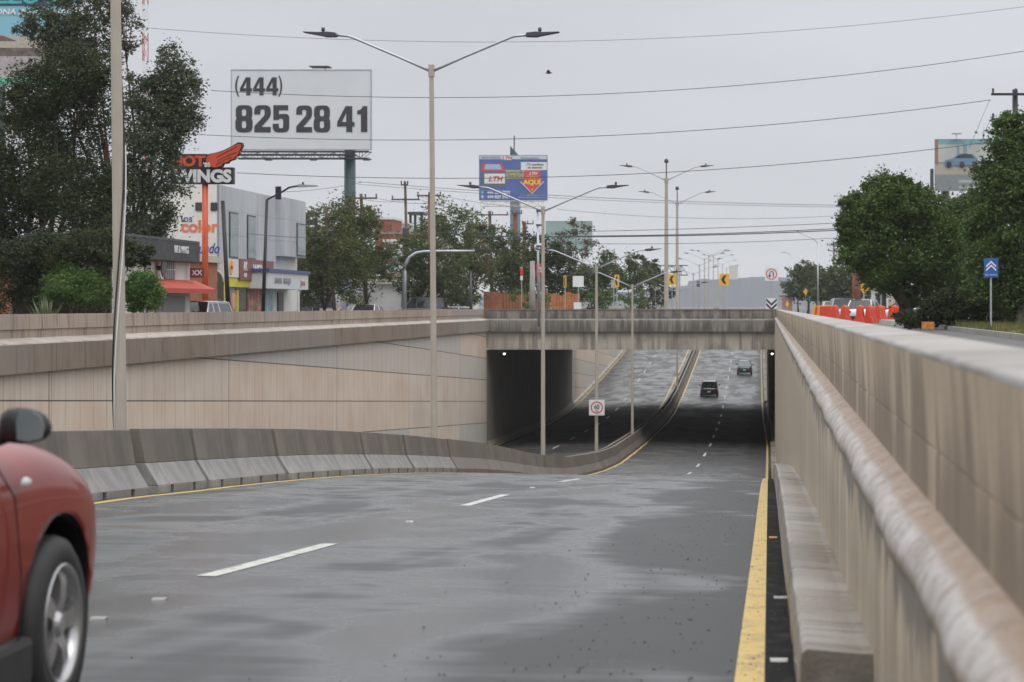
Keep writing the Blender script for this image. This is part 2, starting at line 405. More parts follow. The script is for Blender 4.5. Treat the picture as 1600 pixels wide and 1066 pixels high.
m_rust = plain("rusty sheet fence", (.26, .10, .055), .75, var=.35, scale=.8)
m_plasr = plain("orange red plastic", (.62, .055, .02), .45, var=.14)
m_plasy = plain("yellow plastic", (.70, .33, .03), .45, var=.12)
m_glass = plain("dark window glass", (.02, .026, .03), .08, var=.3, spec=.8)
m_glassg = plain("greenish window glass", (.10, .15, .15), .12, var=.3, spec=.8)
m_rub = plain("tyre rubber", (.022, .022, .023), .65, var=.15, scale=20)
m_trim = plain("black plastic trim", (.016, .016, .017), .5, var=.2)
m_alloy = plain("alloy wheel", (.42, .42, .43), .28, .75, var=.12)
m_chrome = plain("bright chrome", (.7, .7, .72), .12, 1.0, var=.05)
m_redlens = plain("red lens", (.30, .012, .012), .2, var=.1)
m_wire = plain("cable", (.055, .058, .065), .6, var=.1)
m_bark = plain("grey brown bark", (.085, .065, .05), .9, var=.35, scale=6, bump=.5)
m_palebark = plain("pale bark", (.22, .19, .16), .85, var=.3, scale=5, bump=.4)
m_gravel = plain("dark grit", (.03, .027, .024), .8, var=.3, scale=30)
def carpaint(name, col, rough=.28, metal=0.1):
    n = NT(name); f = n.noise(1.3, 3)
    c = n.mix(n.rng(f, .3, .7), tuple(q*.9 for q in col), tuple(q*1.08 for q in col))
    m = n.out(c, rough, metal, .2 if "red car" in name else .35, .35 if "red car" in name else 1.0); n.b.inputs['Coat Roughness'].default_value = .06
    return m
def lit(name, col, e):
    m = NT(name); m.out(col, .4); m.b.inputs['Emission Color'].default_value = (*col, 1); m.b.inputs['Emission Strength'].default_value = e
    return m.m
def foliage(name, c1, c2, c3=None, big=.6, tr=.25):
    n = NT(name); g = n.node('ShaderNodeNewGeometry')
    f = n.noise(big, 3, .6)
    a = n.mix(n.rng(f, .35, .65), c1, c2)
    a = n.mix(n.rng(g.outputs['Random Per Island'], .0, 1, 0, .45), a, tuple(q*.45 for q in c1))
    if c3: a = n.mix(n.rng(n.noise(.35, 2, off=(9, 4, 2)), .56, .66, 0, .8), a, c3)
    n.out(a, .6, 0.0, .3)
    t = n.node('ShaderNodeBsdfTranslucent'); n.put(t.inputs[0], a)
    ms = n.node('ShaderNodeMixShader'); ms.inputs[0].default_value = tr
    o = n.t.nodes['Material Output']
    n.t.links.new(n.b.outputs[0], ms.inputs[1]); n.t.links.new(t.outputs[0], ms.inputs[2]); n.t.links.new(ms.outputs[0], o.inputs[0])
    return n.m
m_lf_dark = foliage("dark foliage", (.026, .038, .012), (.052, .070, .020))
m_lf_euc = foliage("eucalyptus foliage", (.070, .090, .048), (.115, .14, .075))
m_lf_bright = foliage("bright hedge foliage", (.085, .16, .035), (.14, .23, .055))
m_lf_ficus = foliage("ficus foliage", (.050, .088, .020), (.115, .175, .040))
m_lf_mid = foliage("mid green foliage", (.048, .078, .022), (.085, .12, .036), (.12, .09, .045))
m_lf_dry = foliage("dry brown foliage", (.085, .065, .045), (.13, .10, .07), (.06, .07, .03))
m_lf_olive = foliage("olive foliage", (.070, .09, .028), (.11, .13, .04), (.14, .105, .055))

# ------------------------------------------------------------------ profiles of the place
PY = [-30, -10, 0, 5, 10, 17.6, 23.5, 32, 38.6, 46, 53.3, 62, 77.4, 97, 110, 128, 141, 160, 180, 212, 235, 256, 290, 329, 370, 410, 450, 490, 520, 6000]
PH = [1.2, 1.2, 1.2, 1.32, 1.52, 1.95, 2.26, 2.67, 3.0, 3.4, 3.85, 4.43, 5.55, 7.2, 8.12, 9.05, 9.55, 9.9, 10.2, 10.7, 10.75, 10.3, 8.9, 7.15, 4.9, 3.0, 1.7, 1.3, 1.25, 1.25]
_ys = np.arange(-30, 700, 1.0); _h = np.interp(_ys, PY, PH)
_k = np.ones(7)/7
_hs = np.convolve(np.pad(_h, 3, mode='edge'), _k, 'valid')
def P(y): return EYE - float(np.interp(y, _ys, _hs))           # median level
def SX(y): return -float(np.interp(y, [0, 170, 212, 250, 325, 420, 700], [0, 0, .3, .6, .95, 1.3, 2.2]))
def roadz(x, y):
    xs = x - SX(y)
    return P(y) - (.02*(xs + 9.2) if xs > -9.6 else .02*(-xs - 10.2))
MED = -9.6; XL = -20.4; XR = .45
def yrange(a, b, step=2.0):
    n = max(2, int((b-a)/step)+1); return list(np.linspace(a, b, n))

# ------------------------------------------------------------------ roads and painted lines
def strip(name, x0, x1, ya, yb, m, lift=0, nx=2, parent=None, kind=None, step=2.0):
    s = MB()
    s.sweep(yrange(ya, yb, step), lambda y: [(x0+(x1-x0)*k/(nx-1)+SX(y), roadz(x0+(x1-x0)*k/(nx-1)+SX(y), y)+lift) for k in range(nx)])
    return s.build(name, m, parent, kind=kind)
road = strip("road", -9.62, 1.2, -25, 700, m_road, nx=8, kind='structure', step=1.5)
road2 = strip("road", -20.9, -9.58, -25, 700, m_road, lift=-.01, nx=8, kind='structure', step=1.5)
def lane(x, wd, ya, yb, m, name, parent, lift=.005): return strip(name, x-wd/2, x+wd/2, ya, yb, m, lift, parent=parent, step=1.5)
lane(-.09, .14, -10, 700, m_yel, 'edge_line', road)
s_ = MB()   # left yellow edge line wavers a little near the sections
s_.sweep(yrange(-10, 700, 1.0), lambda y: [(q+SX(y)+.05*math.sin(y*.9)*(1 if 28 < y < 40 else .25), roadz(q+SX(y), y)+.005) for q in (-9.03, -8.89)])
s_.build('edge_line', m_yel, road)
y = 17.6-15*2
while y < 640:
    lane(-4.25, .15, y, y+5, m_wht, 'lane_dash', road); y += 15
lane(-20.0, .14, -10, 700, m_yel, 'edge_line', road2); lane(-10.75, .14, -10, 700, m_yel, 'edge_line', road2)
y = 14
while y < 640:
    lane(-15.2, .15, y, y+5, m_wht, 'lane_dash', road2); y += 15
# ground sheets on both sides and beyond the ramps
def gz_r(y): return float(np.interp(y, [-30, 150, 260, 520, 6000], [.40, .40, .15, .10, .10]))
def gz_l(y): return float(np.interp(y, [-30, 200, 520, 6000], [0, 0, .10, .10]))
ysl = [-30, 0, 50, 100, 150, 200, 260, 340, 420, 520, 600, 700]
g = MB(); g.sweep(ysl, lambda y: [(-900, gz_l(y)), (-60, gz_l(y)), (XL-.55+SX(y), gz_l(y))]); g.build("ground", m_dirt, kind='structure')
g = MB(); g.sweep(ysl, lambda y: [(.86+SX(y), gz_r(y)), (40, gz_r(y)), (900, gz_r(y))]); g.build("ground", m_dirt, kind='structure')
g = MB(); g.add([(-9000, 700, .0), (9000, 700, .0), (9000, 12000, .0), (-9000, 12000, .0)], [(0, 1, 2, 3)]); g.build("ground", m_dirt, kind='structure')

# ------------------------------------------------------------------ retaining walls
def dz(y): return -.0007*max(0, min(y, 170))        # parapets fall very slightly
YA, YB = 168.5, 250.0
def wall_left(ya, yb, label):
    t = thing("retaining_wall", label, "retaining wall", (0, 0, 0))
    ys = yrange(ya, yb, 3.0)
    s = MB(); s.sweep(ys, lambda y: [(XL+.0+SX(y), EYE-1.83), (XL+SX(y), roadz(XL+SX(y), y)-.4)]); s.build('wall_face', m_wall_l, t)
    def cap(y):
        X = XL+SX(y); return [(X-.55, EYE-1.5), (X-.55, EYE-.235), (X-.20, EYE-.235), (X-.18, EYE-.65), (X-.22, EYE-.66), (X-.22, EYE-.90)]
    s = MB(); s.sweep(ys, cap)
    for yy in (ya, yb):
        r = cap(yy); s.add([(a, yy, b) for a, b in r], [tuple(range(6))])
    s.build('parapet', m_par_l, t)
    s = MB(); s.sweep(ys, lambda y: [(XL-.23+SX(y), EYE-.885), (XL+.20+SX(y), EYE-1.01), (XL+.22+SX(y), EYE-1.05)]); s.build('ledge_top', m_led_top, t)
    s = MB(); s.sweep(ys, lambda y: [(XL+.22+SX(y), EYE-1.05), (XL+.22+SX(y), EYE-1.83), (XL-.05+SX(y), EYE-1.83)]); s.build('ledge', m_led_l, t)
    s = MB(); s.sweep(ys, lambda y: [(XL-.01+SX(y), roadz(XL+SX(y), y)+.30), (XL+.10+SX(y), roadz(XL+SX(y), y)+.22), (XL+.18+SX(y), roadz(XL+SX(y), y)+.05), (XL+.18+SX(y), roadz(XL+SX(y), y)-.2)]); s.build('toe', m_toe, t)
    return t
wall_left(-20, YA, "long pale panelled concrete wall left of the road, its parapet stained brown")
wall_left(YB, 520, "pale concrete wall rising along the far ramp beyond the bridge, left side")
def toe_h(y): return float(np.interp(y, [0, 10, 14, 22, 31, 60], [.2, .25, .32, .47, .50, .42]))
def wall_right(ya, yb, label, toe0):
    t = thing("retaining_wall", label, "retaining wall", (0, 0, 0))
    ys = yrange(ya, min(yb, 40), .5) + yrange(40.5, yb, 3.0) if ya < 40 else yrange(ya, yb, 3.0)
    hb = lambda y, h: EYE-h+dz(y)
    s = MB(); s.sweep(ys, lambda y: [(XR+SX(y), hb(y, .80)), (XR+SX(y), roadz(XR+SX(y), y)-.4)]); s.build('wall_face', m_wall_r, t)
    # rounded nose between wall and parapet, a little uneven as cast
    def nose(y):
        j = .008*math.sin(y*2.1)+.006*math.sin(y*5.3+1)+.004*math.sin(y*11.7)
        c = SX(y)
        pts = [(.565, .675), (.53, .685), (.49, .705), (.448, .74), (.425, .78), (.42, .82), (.432, .86), (.455, .88)]
        return [(a+c+(j if 0 < i < 7 else 0), hb(y, b)) for i, (a, b) in enumerate(pts)]
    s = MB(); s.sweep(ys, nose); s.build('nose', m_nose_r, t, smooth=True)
    s = MB(); s.sweep(ys, lambda y: [(.56+SX(y), hb(y, .69)), (.56+SX(y), hb(y, .484)), (.568+SX(y), hb(y, .482)), (.568+SX(y), hb(y, .474)), (.56+SX(y), hb(y, .472)), (.553+SX(y), hb(y, .30)), (.545+SX(y), hb(y, .175))]); s.build('parapet', m_par_r, t)
    def capf(y):
        j = .004*math.sin(y*3.7)+.003*math.sin(y*9.1)
        return [(.545+SX(y), hb(y, .175)), (.545+SX(y)+j, hb(y, .160)), (.56+SX(y)+j, hb(y, .150)), (.84+SX(y), hb(y, .135)), (.86+SX(y), hb(y, .15)), (.86+SX(y), 0)]
    s = MB(); s.sweep(ys, capf); s.build('cap', m_cap, t, smooth=True)
    y0 = max(ya, toe0)
    yt = (yrange(y0, min(40, yb), .5) + yrange(40.5, yb, 3)) if y0 < 40 else yrange(y0, yb, 3)
    def toe(y, e=.0):
        z = roadz(.3+SX(y), y); h = toe_h(y); c = SX(y)
        j = .003*math.sin(y*4.1)+.002*math.sin(y*9.7)
        return [(.453+c, z+h-.02), (.40+c, z+h-.02), (.165+c+j, z+h), (.145+c+j, z+h-.015), (.138+c+j, z+h-.05), (.125+c, z-.1)]
    s = MB(); s.sweep(yt, toe)
    if y0 < 40:
        r = toe(yt[0]); s.add([(a, yt[0]-(.45-a)*3.2*0, b) for a, b in r] + [(.453, yt[0], roadz(.3, y0)-.1)], [tuple(range(7))])
    s.build('toe', m_toe, t)
    return t
wall_right(-8, YA, "beige concrete wall close by on the right, with rounded nose and streaked parapet", 10.0)
_z = 0
s = MB(); z = roadz(.3, 9); s.add([(.16, 6.0, z-.05), (.453, 6.0, z-.05), (.453, 11.0, z+.06), (.25, 11.0, z-.02), (.453, 6, z+.10), (.30, 10.4, z+.0)], [(0, 1, 2, 3), (0, 3, 5), (0, 5, 4), (4, 5, 2)])
wall_right(YB, 520, "concrete wall of the far ramp beyond the bridge, right side", 0)
# walls inside the underpass
def tunnel_wall(x, label, m):
    t = thing("underpass_wall", label, "wall", (0, 0, 0)); ys = yrange(YA, YB, 3)
    s = MB(); s.sweep(ys, lambda y: [(x+SX(y), EYE-3.2), (x+SX(y), roadz(x+SX(y), y)-.3)]); s.build('wall_face', m, t)
    sg = 1 if x < -5 else -1
    s = MB(); s.sweep(ys, lambda y: [(x+SX(y), roadz(x+SX(y), y)+.42), (x+SX(y)+sg*.25, roadz(x+SX(y), y)+.1), (x+SX(y)+sg*.25, roadz(x+SX(y), y)-.2)]); s.build('toe', m_tunnel_shade, t)
m_tunnel_shade = concrete("shade-darkened tunnel concrete", (.20, .18, .155), (.26, .235, .205), .4, rough=.85)  # concrete colour darkened to deepen the shade under the bridge
tunnel_wall(XL-.02, "dark panelled wall under the bridge, left side", m_tunnel_shade)
tunnel_wall(XR+.06, "dark wall under the bridge at right, beside the wall nearest the camera", m_tunnel_shade)
for px, lab in ((-17.6, 'left'), (.22, 'right')): pass
# ------------------------------------------------------------------ bridge
bt = thing("bridge", "concrete road bridge with dark water-stained parapet crossing over the underpass", "bridge", (0, YA, 0))
s = MB(); s.box(XL-.6, 1.3, YA+.42, YB-.4, EYE-3.02, EYE-1.2); s.build('deck', m_tunnel_shade, bt, True)
for nm, ya, yb in (('girder', YA+.12, YA+.42), ('girder', YB-.4, YB-.1)):
    s = MB(); s.box(XL+.01, XR+.20, ya, yb, EYE-3.17, EYE-1.2); s.build(nm, m_beam, bt, True)
s = MB(); s.prism([(YA-.25, EYE-1.87), (YA+.11, EYE-1.87), (YA+.11, EYE-.93), (YA-.02, EYE-.93), (YA-.23, EYE-1.02), (YA-.25, EYE-1.06)], 'x', XL+.02, XR+.05); s.build('ledge', m_bled, bt, True)
s = MB(); s.box(XL-.1, XR+.4, YA+.115, YA+.40, EYE-1.19, EYE-.29); s.build('parapet', m_bpar, bt, True)
s = MB(); s.box(XL-.15, XR+.42, YA+.06, YA+.45, EYE-.288, EYE-.235); s.build('cap', m_led_l, bt, True)
s = MB(); s.box(XL-.1, XR+.4, YB-.4, YB-.12, EYE-1.19, EYE-.35); s.build('parapet', m_bpar, bt, True)
m_bulb = lit("lamp glow", (1, .97, .9), 4)
for (px, py, lab) in ((788, 553, "small lit white lamp hanging at the left corner under the bridge"), (1206.5, 551, "small lit white lamp hanging at the right corner under the bridge")):
    p = W(px, py, YA+1.4); p.x = max(p.x, XL+.9); p.z = EYE-3.45
    t = thing('underpass_lamp', lab, 'lamp', p, group='lamps under the bridge')
    MB().lathe([(.0, .42), (.05, .42), (.05, .2), (.10, .12), (.13, 0), (.0, 0)], 12).build('housing', m_dsteel, t)
    MB().lathe([(.0, -.13), (.06, -.11), (.09, -.04), (.09, 0)], 12).build('bulb', m_bulb, t, smooth=True)
# drain grates / cable tray in the right recess under the bridge
# ------------------------------------------------------------------ median barriers
def barrier_unit():
    t = thing("jersey_barrier", "x", "barrier", (0, 0, 0))
    L = 3.08; f = MB()
    # feet of the unit with two forklift slots
    ys = [-L/2, -L/2+.75, -L/2+.93, L/2-.93, L/2-.75, L/2]
    for a, b in ((0, 1), (2, 3), (4, 5)): f.box(-.15, .30, ys[a], ys[b], 0, .125)
    f.box(-.15, .12, ys[1], ys[2], 0, .125); f.box(-.15, .12, ys[3], ys[4], 0, .125)
    f.prism([(-.15, .1255), (.30, .1255), (.095, .46), (-.15, .46)], 'y', -L/2, L/2)
    f.build('foot', m_bar_lo, t, bevel=.012)
    MB().prism([(-.15, .4605), (.095, .4605), (.0, .98), (-.15, .98)], 'y', -L/2, L/2).build('upper_wall', m_bar, t, bevel=.012)
    return t
proto = barrier_unit(); first = True; yb = 11.35; k = 0
while yb < 68:
    if first: o = proto; first = False
    else:
        o = proto.copy(); C.objects.link(o)
        for ch in list(proto.children):
            c = ch.copy(); C.objects.link(c); c.parent = o
    near = yb < 34.0
    dx = (-.02, .03, 0, -.015, .02)[k % 5] +(-.05 if near else 0)
    sl = math.atan((P(yb+1.5)-P(yb-1.5))/3)
    o.location = (-9.42+dx, yb+(-.36 if near else 0), roadz(-9.2, yb)-.005); o.rotation_euler = (sl, 0, R((.5 if near else .3)*(-1)**k))
    tag(o, "grey concrete barrier section, number %d of the row counted from the red car" % (k+1), "barrier", "concrete barrier sections along the median")
    yb += 3.13; k += 1
t = thing("median_barrier", "continuous curving dark concrete barrier following the dip down into the underpass", "barrier", (0, 0, 0))
ys = yrange(68.3, 520, 2)
def pf(y):
    c = SX(y); z = roadz(-9.3+c, y); return [(-9.12+c, z-.1), (-9.12+c, z+.12), (-9.325+c, z+.46), (-9.42+c, z+.985), (-9.57+c, z+.985), (-9.57+c, z-.1)]
s = MB(); s.sweep(ys, pf); s.add([(a, ys[0], b) for a, b in pf(ys[0])], [tuple(range(6))]); s.build('wall_face', m_bar, t)
t = thing("median_barrier", "concrete barrier row facing the left carriageway behind the lamp posts", "barrier", (0, 0, 0))
ys = yrange(-10, 520, 2)
def pf2(y):
    c = SX(y); z = roadz(-9.9+c, y); return [(-9.83+c, z-.1), (-9.83+c, z+.95), (-9.97+c, z+.95), (-10.07+c, z+.46), (-10.27+c, z+.12), (-10.27+c, z-.1)]
s = MB(); s.sweep(ys, pf2); s.add([(a, ys[0], b) for a, b in pf2(ys[0])], [tuple(range(6))]); s.build('wall_face', m_bar, t)

# ------------------------------------------------------------------ street lamps
def lamp(base, height, lean, label, group, arm=1.0, top_ext=0.0, rz=0, rb=.10):
    t = thing("street_lamp", label, "street lamp", base, rz, group)
    top = Vector((lean, 0, height))
    MB().tube([(0, 0, -.3), (lean*.5, 0, height*.5), top], [rb, rb*.85, rb*.66], 10).build('pole', m_pole, t, smooth=False)
    MB().tube([top-Vector((0, 0, .22)), top+Vector((0, 0, .12))], rb*.92, 10).build('collar', m_pole, t)
    if top_ext: 
        MB().tube([top, top+Vector((0, 0, top_ext))], .045, 8).build('mast', m_dsteel, t)
        MB().lathe([(0, .32), (.12, .26), (.17, .12), (.15, .0), (.0, -.02)], 12, Matrix.Translation(top+Vector((0, 0, top_ext)))).build('camera_dome', m_dsteel, t, smooth=True)
    for sg in (-1, 1):
        a = [top+Vector((0, 0, -.08)), top+Vector((sg*.9*arm, 0, .33)), top+Vector((sg*2.25*arm, 0, .90)), top+Vector((sg*2.42*arm, 0, .955)), top+Vector((sg*2.85*arm, 0, .99))]
        MB().tube(a, .04, 8).build('arm', m_galv, t, smooth=True)
        h = MB(); x0 = 2.74*arm
        prof = [(x0, .93), (x0+.32, .925), (x0+.40, .95), (x0+.96, 1.055), (x0+.97, 1.075), (x0+.5, 1.06), (x0+.30, 1.075), (x0+.02, 1.045)]
        prof = [(sg*a_, b_) for a_, b_ in prof]
        if sg < 0: prof = prof[::-1]
        h.prism([(a_+top.x, b_+top.z) for a_, b_ in prof], 'y', -.15, .15)
        hd = h.build('lamp_head', m_dsteel, t, bevel=.012)
        MB().lathe([(0, .12), (.05, .11), (.055, .02), (.03, 0), (.03, -.05)], 10, Matrix.Translation(top+Vector((sg*(x0+.40), 0, 1.09)))).build('sensor', m_dsteel, hd, smooth=True)
    return t
LP = [(190, 35.1, -.14, "nearest and thickest cream lamp post, wrapped by a loose cable, its head above the frame"),
      (679, 67.5, -.09, "tall cream double-armed street lamp, second along the median, beside the phone number billboard"),
      (848.5, 100.5, .0, "double-armed street lamp third along the median, its left arm over the blue billboard"),
      (932, 132, .0, "double-armed street lamp carrying the 60 speed limit sign"),
      (988, 165.8, .0, "double-armed street lamp in front of the bridge girder, just right of the speed limit sign")]
tops = [None, -370, -150, -60, -31]
for (px, d, lean, lab), tp in zip(LP, tops):
    x = (px-VX)*d/F; zb = P(d)
    H = (EYE - tp*d/F - zb) if tp is not None else 11.6
    lamp((x, d, zb), H, lean, lab, "street lamps on the median", rz=R(0))
far = ["double-armed street lamp rising from the far ramp, seen under and over the bridge"]
for i, d in enumerate((264, 330, 363, 396, 429, 470, 520, 580, 650)):
    lamp((-9.7+SX(d), d, P(d)), 11.6, 0, far[0] if i == 0 else "faint hazy double-armed street lamp, number %d of the faraway row beyond the bridge" % i,
         "street lamps on the median" if i == 0 else "faraway street lamps", rb=.11)
lamp((-7.55, 158.0+14, EYE-.5), .5+197*172/F, 0.0, "tallest cream double lamp beyond the bridge, with a camera ball on its mast", "tall lamps with camera masts", arm=.92, top_ext=1.25, rb=.17)
lamp((-8.05, 205, EYE-.5), .5+160*205/F, 0.0, "second tall double lamp with a camera mast, standing just right of the tallest one", "tall lamps with camera masts", arm=.9, top_ext=1.2, rb=.15)
# cable round the first post
pts = []
for k in range(60):
    u = k/59; zz = P(35.1)+.9+u*8.4; a = -1.9 + u*7.0
    cx = (190-VX)*35.1/F + (-.14)*(zz-P(35.1))/11.6; r_ = .115-.03*u
    pts.append((cx+r_*math.sin(a), 35.1-r_*math.cos(a), zz))
tag(MB().tube(pts, .012, 6).build('loose_cable', m_trim), "thin dark cable spiralling round the nearest lamp post", "cable")
pts = [(x+.03, y-.02, z-.35) for x, y, z in pts[:34]]
tag(MB().tube(pts, .010, 6).build('loose_cable', m_signw), "thin white cable wound round the lower nearest lamp post", "cable")
# speed limit sign
d = 131.6; c = W(932.5, 637, d)
t = thing("speed_limit_sign", "square white sign with a red ring reading 60 on a median lamp post", "road sign", c)
q = MB().prism([(-.44, -.44), (.44, -.44), (.44, .44), (-.44, .44)], 'y', -.012, .012).build('panel', m_signw, t, bevel=.01)
def ring(s, r0, r1, y, n=32, c=(0, 0), th=.006):
    vs = []; fs = []
    for k in range(n):
        a = 2*math.pi*k/n
        for r in (r0, r1):
            for yy in (y, y-th): vs.append((c[0]+r*math.cos(a), yy, c[1]+r*math.sin(a)))
    for k in range(n):
        a = 4*k; b = 4*((k+1) % n)
        fs += [(a+1, b+1, b+3, a+3), (a+2, a+3, b+3, b+2), (a, b, b+1, a+1)]
    return s.add(vs, fs)
ring(MB(), .285, .345, -.014).build('ring', m_signr, t)
txt("60", .36, c+Vector((0, -.022, .03)), FACE, m_ink, t, sx=.85, bold=.01)
txt("km/h", .10, c+Vector((0, -.022, -.19)), FACE, m_ink, t, bold=.01)
MB().box(-.12, .12, .012, .30, -.05, .05).build('bracket', m_galv, t)

# ------------------------------------------------------------------ vegetation
def leaf_mesh(name, blobs, leaf, m, parent, seed=1, flat=.55):
    """blobs: (centre, (rx,ry,rz), leaves). leaves sit in clumps near each blob's skin"""
    rs = np.random.RandomState(seed); Ps = []; 
    for c, r, n in blobs:
        n = int(n*1.5); nc = max(6, n // 60)
        d = rs.normal(size=(nc, 3)); d /= np.linalg.norm(d, axis=1)[:, None]
        rad = rs.uniform(.35, 1.05, nc) ** .55
        ph = rs.uniform(0, 6.28, 6)
        lump = 1 + .22*np.sin(3.1*d[:, 0]+2.3*d[:, 2]+ph[0]) + .20*np.sin(4.3*d[:, 2]-3.0*d[:, 0]+ph[1]) + .14*np.sin(6.1*d[:, 0]+5.2*d[:, 2]+ph[2])
        cc = d * (rad*lump)[:, None] * np.array(r)
        sz = np.mean(r) * rs.uniform(.07, .27, nc)
        idx = rs.randint(0, nc, n)
        q = cc[idx] + rs.normal(size=(n, 3)) * sz[idx][:, None] * np.array([1, 1, .75])
        Ps.append(q + np.array(tuple(c)))
    p = np.concatenate(Ps); n = len(p)
    off = np.array(tuple(wloc(parent))) if parent else 0
    p = p - off
    a = rs.normal(size=(n, 3)); a[:, 2] *= flat; a /= np.linalg.norm(a, axis=1)[:, None]
    b = np.cross(a, rs.normal(size=(n, 3))); b /= np.linalg.norm(b, axis=1)[:, None]
    s = leaf * rs.uniform(.4, 1.25, n)[:, None]*.86
    V = np.stack([p - a*s, p + b*s*.55, p + a*s, p - b*s*.55], 1).reshape(-1, 3)
    me = bpy.data.meshes.new(name); me.vertices.add(4*n); me.vertices.foreach_set('co', V.ravel())
    me.loops.add(4*n); me.loops.foreach_set('vertex_index', np.arange(4*n, dtype=np.int32))
    me.polygons.add(n); me.polygons.foreach_set('loop_start', np.arange(0, 4*n, 4, dtype=np.int32))
    me.polygons.foreach_set('loop_total', np.full(n, 4, dtype=np.int32)); me.update(); me.validate()
    me.materials.append(m); return link_mesh(name, me, m, parent)
def tree(label, base, blobs, leaf, m, bark, r0, group=None, seed=1, name='tree', trunks=1, split=.35, cat='tree'):
    t = thing(name, label, cat, base, 0, group); rs = random.Random(seed); base = Vector(base)
    s = MB()
    cen = sum((Vector(b[0]) for b in blobs), Vector()) / len(blobs)
    fork = base.lerp(cen, split); fork.x = base.x*.7+cen.x*.3; fork.y = base.y*.7+cen.y*.3
    for k in range(trunks):
        o = Vector((rs.uniform(-1, 1), rs.uniform(-1, 1), 0)) * r0 * (1.4 if trunks > 1 else 0)
        s.tube([base+o-Vector((0, 0, .3)), base.lerp(fork, .5)+o*1.5+Vector((rs.uniform(-.1, .1), 0, 0)), fork+o*2], [r0*1.15, r0*.85, r0*.7], 9)
        for bc in blobs[k::trunks]:
            e = Vector(bc[0]); mid = (fork+o*2).lerp(e, .5)+Vector((rs.uniform(-.3, .3), rs.uniform(-.3, .3), rs.uniform(0, .4)))*(e-fork).length*.2
            s.tube([fork+o*2, mid, e], [r0*.5, r0*.3, r0*.10], 6)
            for j in range(4):
                d = Vector((rs.gauss(0, 1), rs.gauss(0, 1), rs.gauss(.2, .8))).normalized(); rr = bc[1]
                s.tube([mid.lerp(e, .6), e+Vector((d.x*rr[0], d.y*rr[1], d.z*rr[2]))*.85], [r0*.14, r0*.04], 5)
    s.build('trunk', bark, t, True, smooth=True)
    leaf_mesh('crown', blobs, leaf, m, t, seed)
    return t
def B(px, py, d, rpx, rpy, n, dy=0, depthr=None):
    c = W(px, py, d + dy); sx = rpx*d/F; sz = rpy*d/F
    return (c, (sx, depthr or sx, sz), n)
GL = .0
# large dark tree and airy eucalyptus on the left
d = 90
tree("large dense dark tree with dark trunks, at the left edge beside the thick lamp post", (W(42, 478, d).x, d, 0),
     [B(45, 235, d, 62, 70, 9000), B(120, 190, d, 62, 75, 9000, 1), B(100, 300, d, 70, 65, 9000, -1), B(20, 330, d, 55, 60, 7000), B(150, 320, d, 45, 70, 7000, 1),
      B(85, 130, d, 60, 45, 7000), B(140, 120, d, 40, 45, 4500), B(30, 160, d, 30, 35, 2500), B(-60, 280, d, 70, 90, 8000), B(10, 395, d, 50, 35, 2600), B(120, 385, d, 55, 28, 3200), B(60, 398, 84.6, 45, 34, 3600), B(112, 392, 84.6, 45, 28, 3400), B(168, 388, 84.6, 42, 30, 3400), B(205, 396, 84.6, 30, 22, 1700), B(10, 425, 84.8, 42, 48, 4200), B(60, 440, 84.9, 30, 34, 2200)], .075, m_lf_dark, m_bark, .28, seed=3, trunks=4, split=.28)
d = 97
tree("tall airy eucalyptus with reddish limbs, rising behind the thick lamp post", (W(205, 480, d).x, d, 0),
     [B(235, 150, d, 40, 40, 3800), B(272, 120, d, 34, 42, 2800), B(248, 205, d, 50, 42, 5200), B(288, 165, d, 28, 40, 2600), B(225, 265, d, 55, 50, 5600), B(240, 330, d, 42, 46, 4300), B(215, 370, d, 55, 35, 3800),
      B(150, 60, d, 38, 45, 2600), B(190, 30, d, 26, 50, 1900), B(95, 25, d, 45, 40, 3000), B(60, 45, d, 35, 26, 1700), B(110, 85, d, 40, 30, 2200), B(145, -40, d, 60, 50, 3000)], .085, m_lf_euc, plain("red bark", (.13, .06, .045), .85, var=.3, scale=4), .17, seed=5, trunks=2, split=.3)
for (a, b_, rx, ry, lab, sd) in ((122, 452, 58, 36, "clipped bright green round tree left of the thick lamp post, behind the parapet", 8), (222, 457, 32, 34, "clipped bright green round tree right of the thick lamp post, behind the parapet", 9)):
    d = 84; tree(lab, (W(a, 478, d).x, d, 0), [B(a, b_-6, d, rx*.8, ry*.8, 9000), B(a-rx*.45, b_+2, d, rx*.5, ry*.7, 5000), B(a+rx*.45, b_+2, d, rx*.5, ry*.7, 5000)], .055, m_lf_bright, m_bark, .12, "clipped trees behind the left parapet", sd, 'clipped_tree', trunks=2, split=.1)
# agave in front
t = thing('agave', "spiky pale green agave behind the left parapet, under the dark tree", 'plant', (W(72, 478, 80).x, 80, 0))
s = MB(); rr = random.Random(4)
for k in range(34):
    a = rr.uniform(0, 6.28); l = rr.uniform(.9, 1.45); tl = rr.uniform(.15, .75)
    dv = Vector((math.cos(a)*math.sin(tl), math.sin(a)*math.sin(tl), math.cos(tl))); sd = Vector((-math.sin(a), math.cos(a), 0))*.05
    up = Vector((0, 0, .4)); s.add([up-sd, up+sd, up+dv*l*.6+sd*1.1, up+dv*l, up+dv*l*.6-sd*1.1], [(0, 1, 2, 3, 4)])
s.tube([(0, 0, 0), (0, 0, .5)], [.16, .10], 8); s.build('leaves', foliage("agave leaf", (.13, .16, .08), (.2, .23, .12)), t)
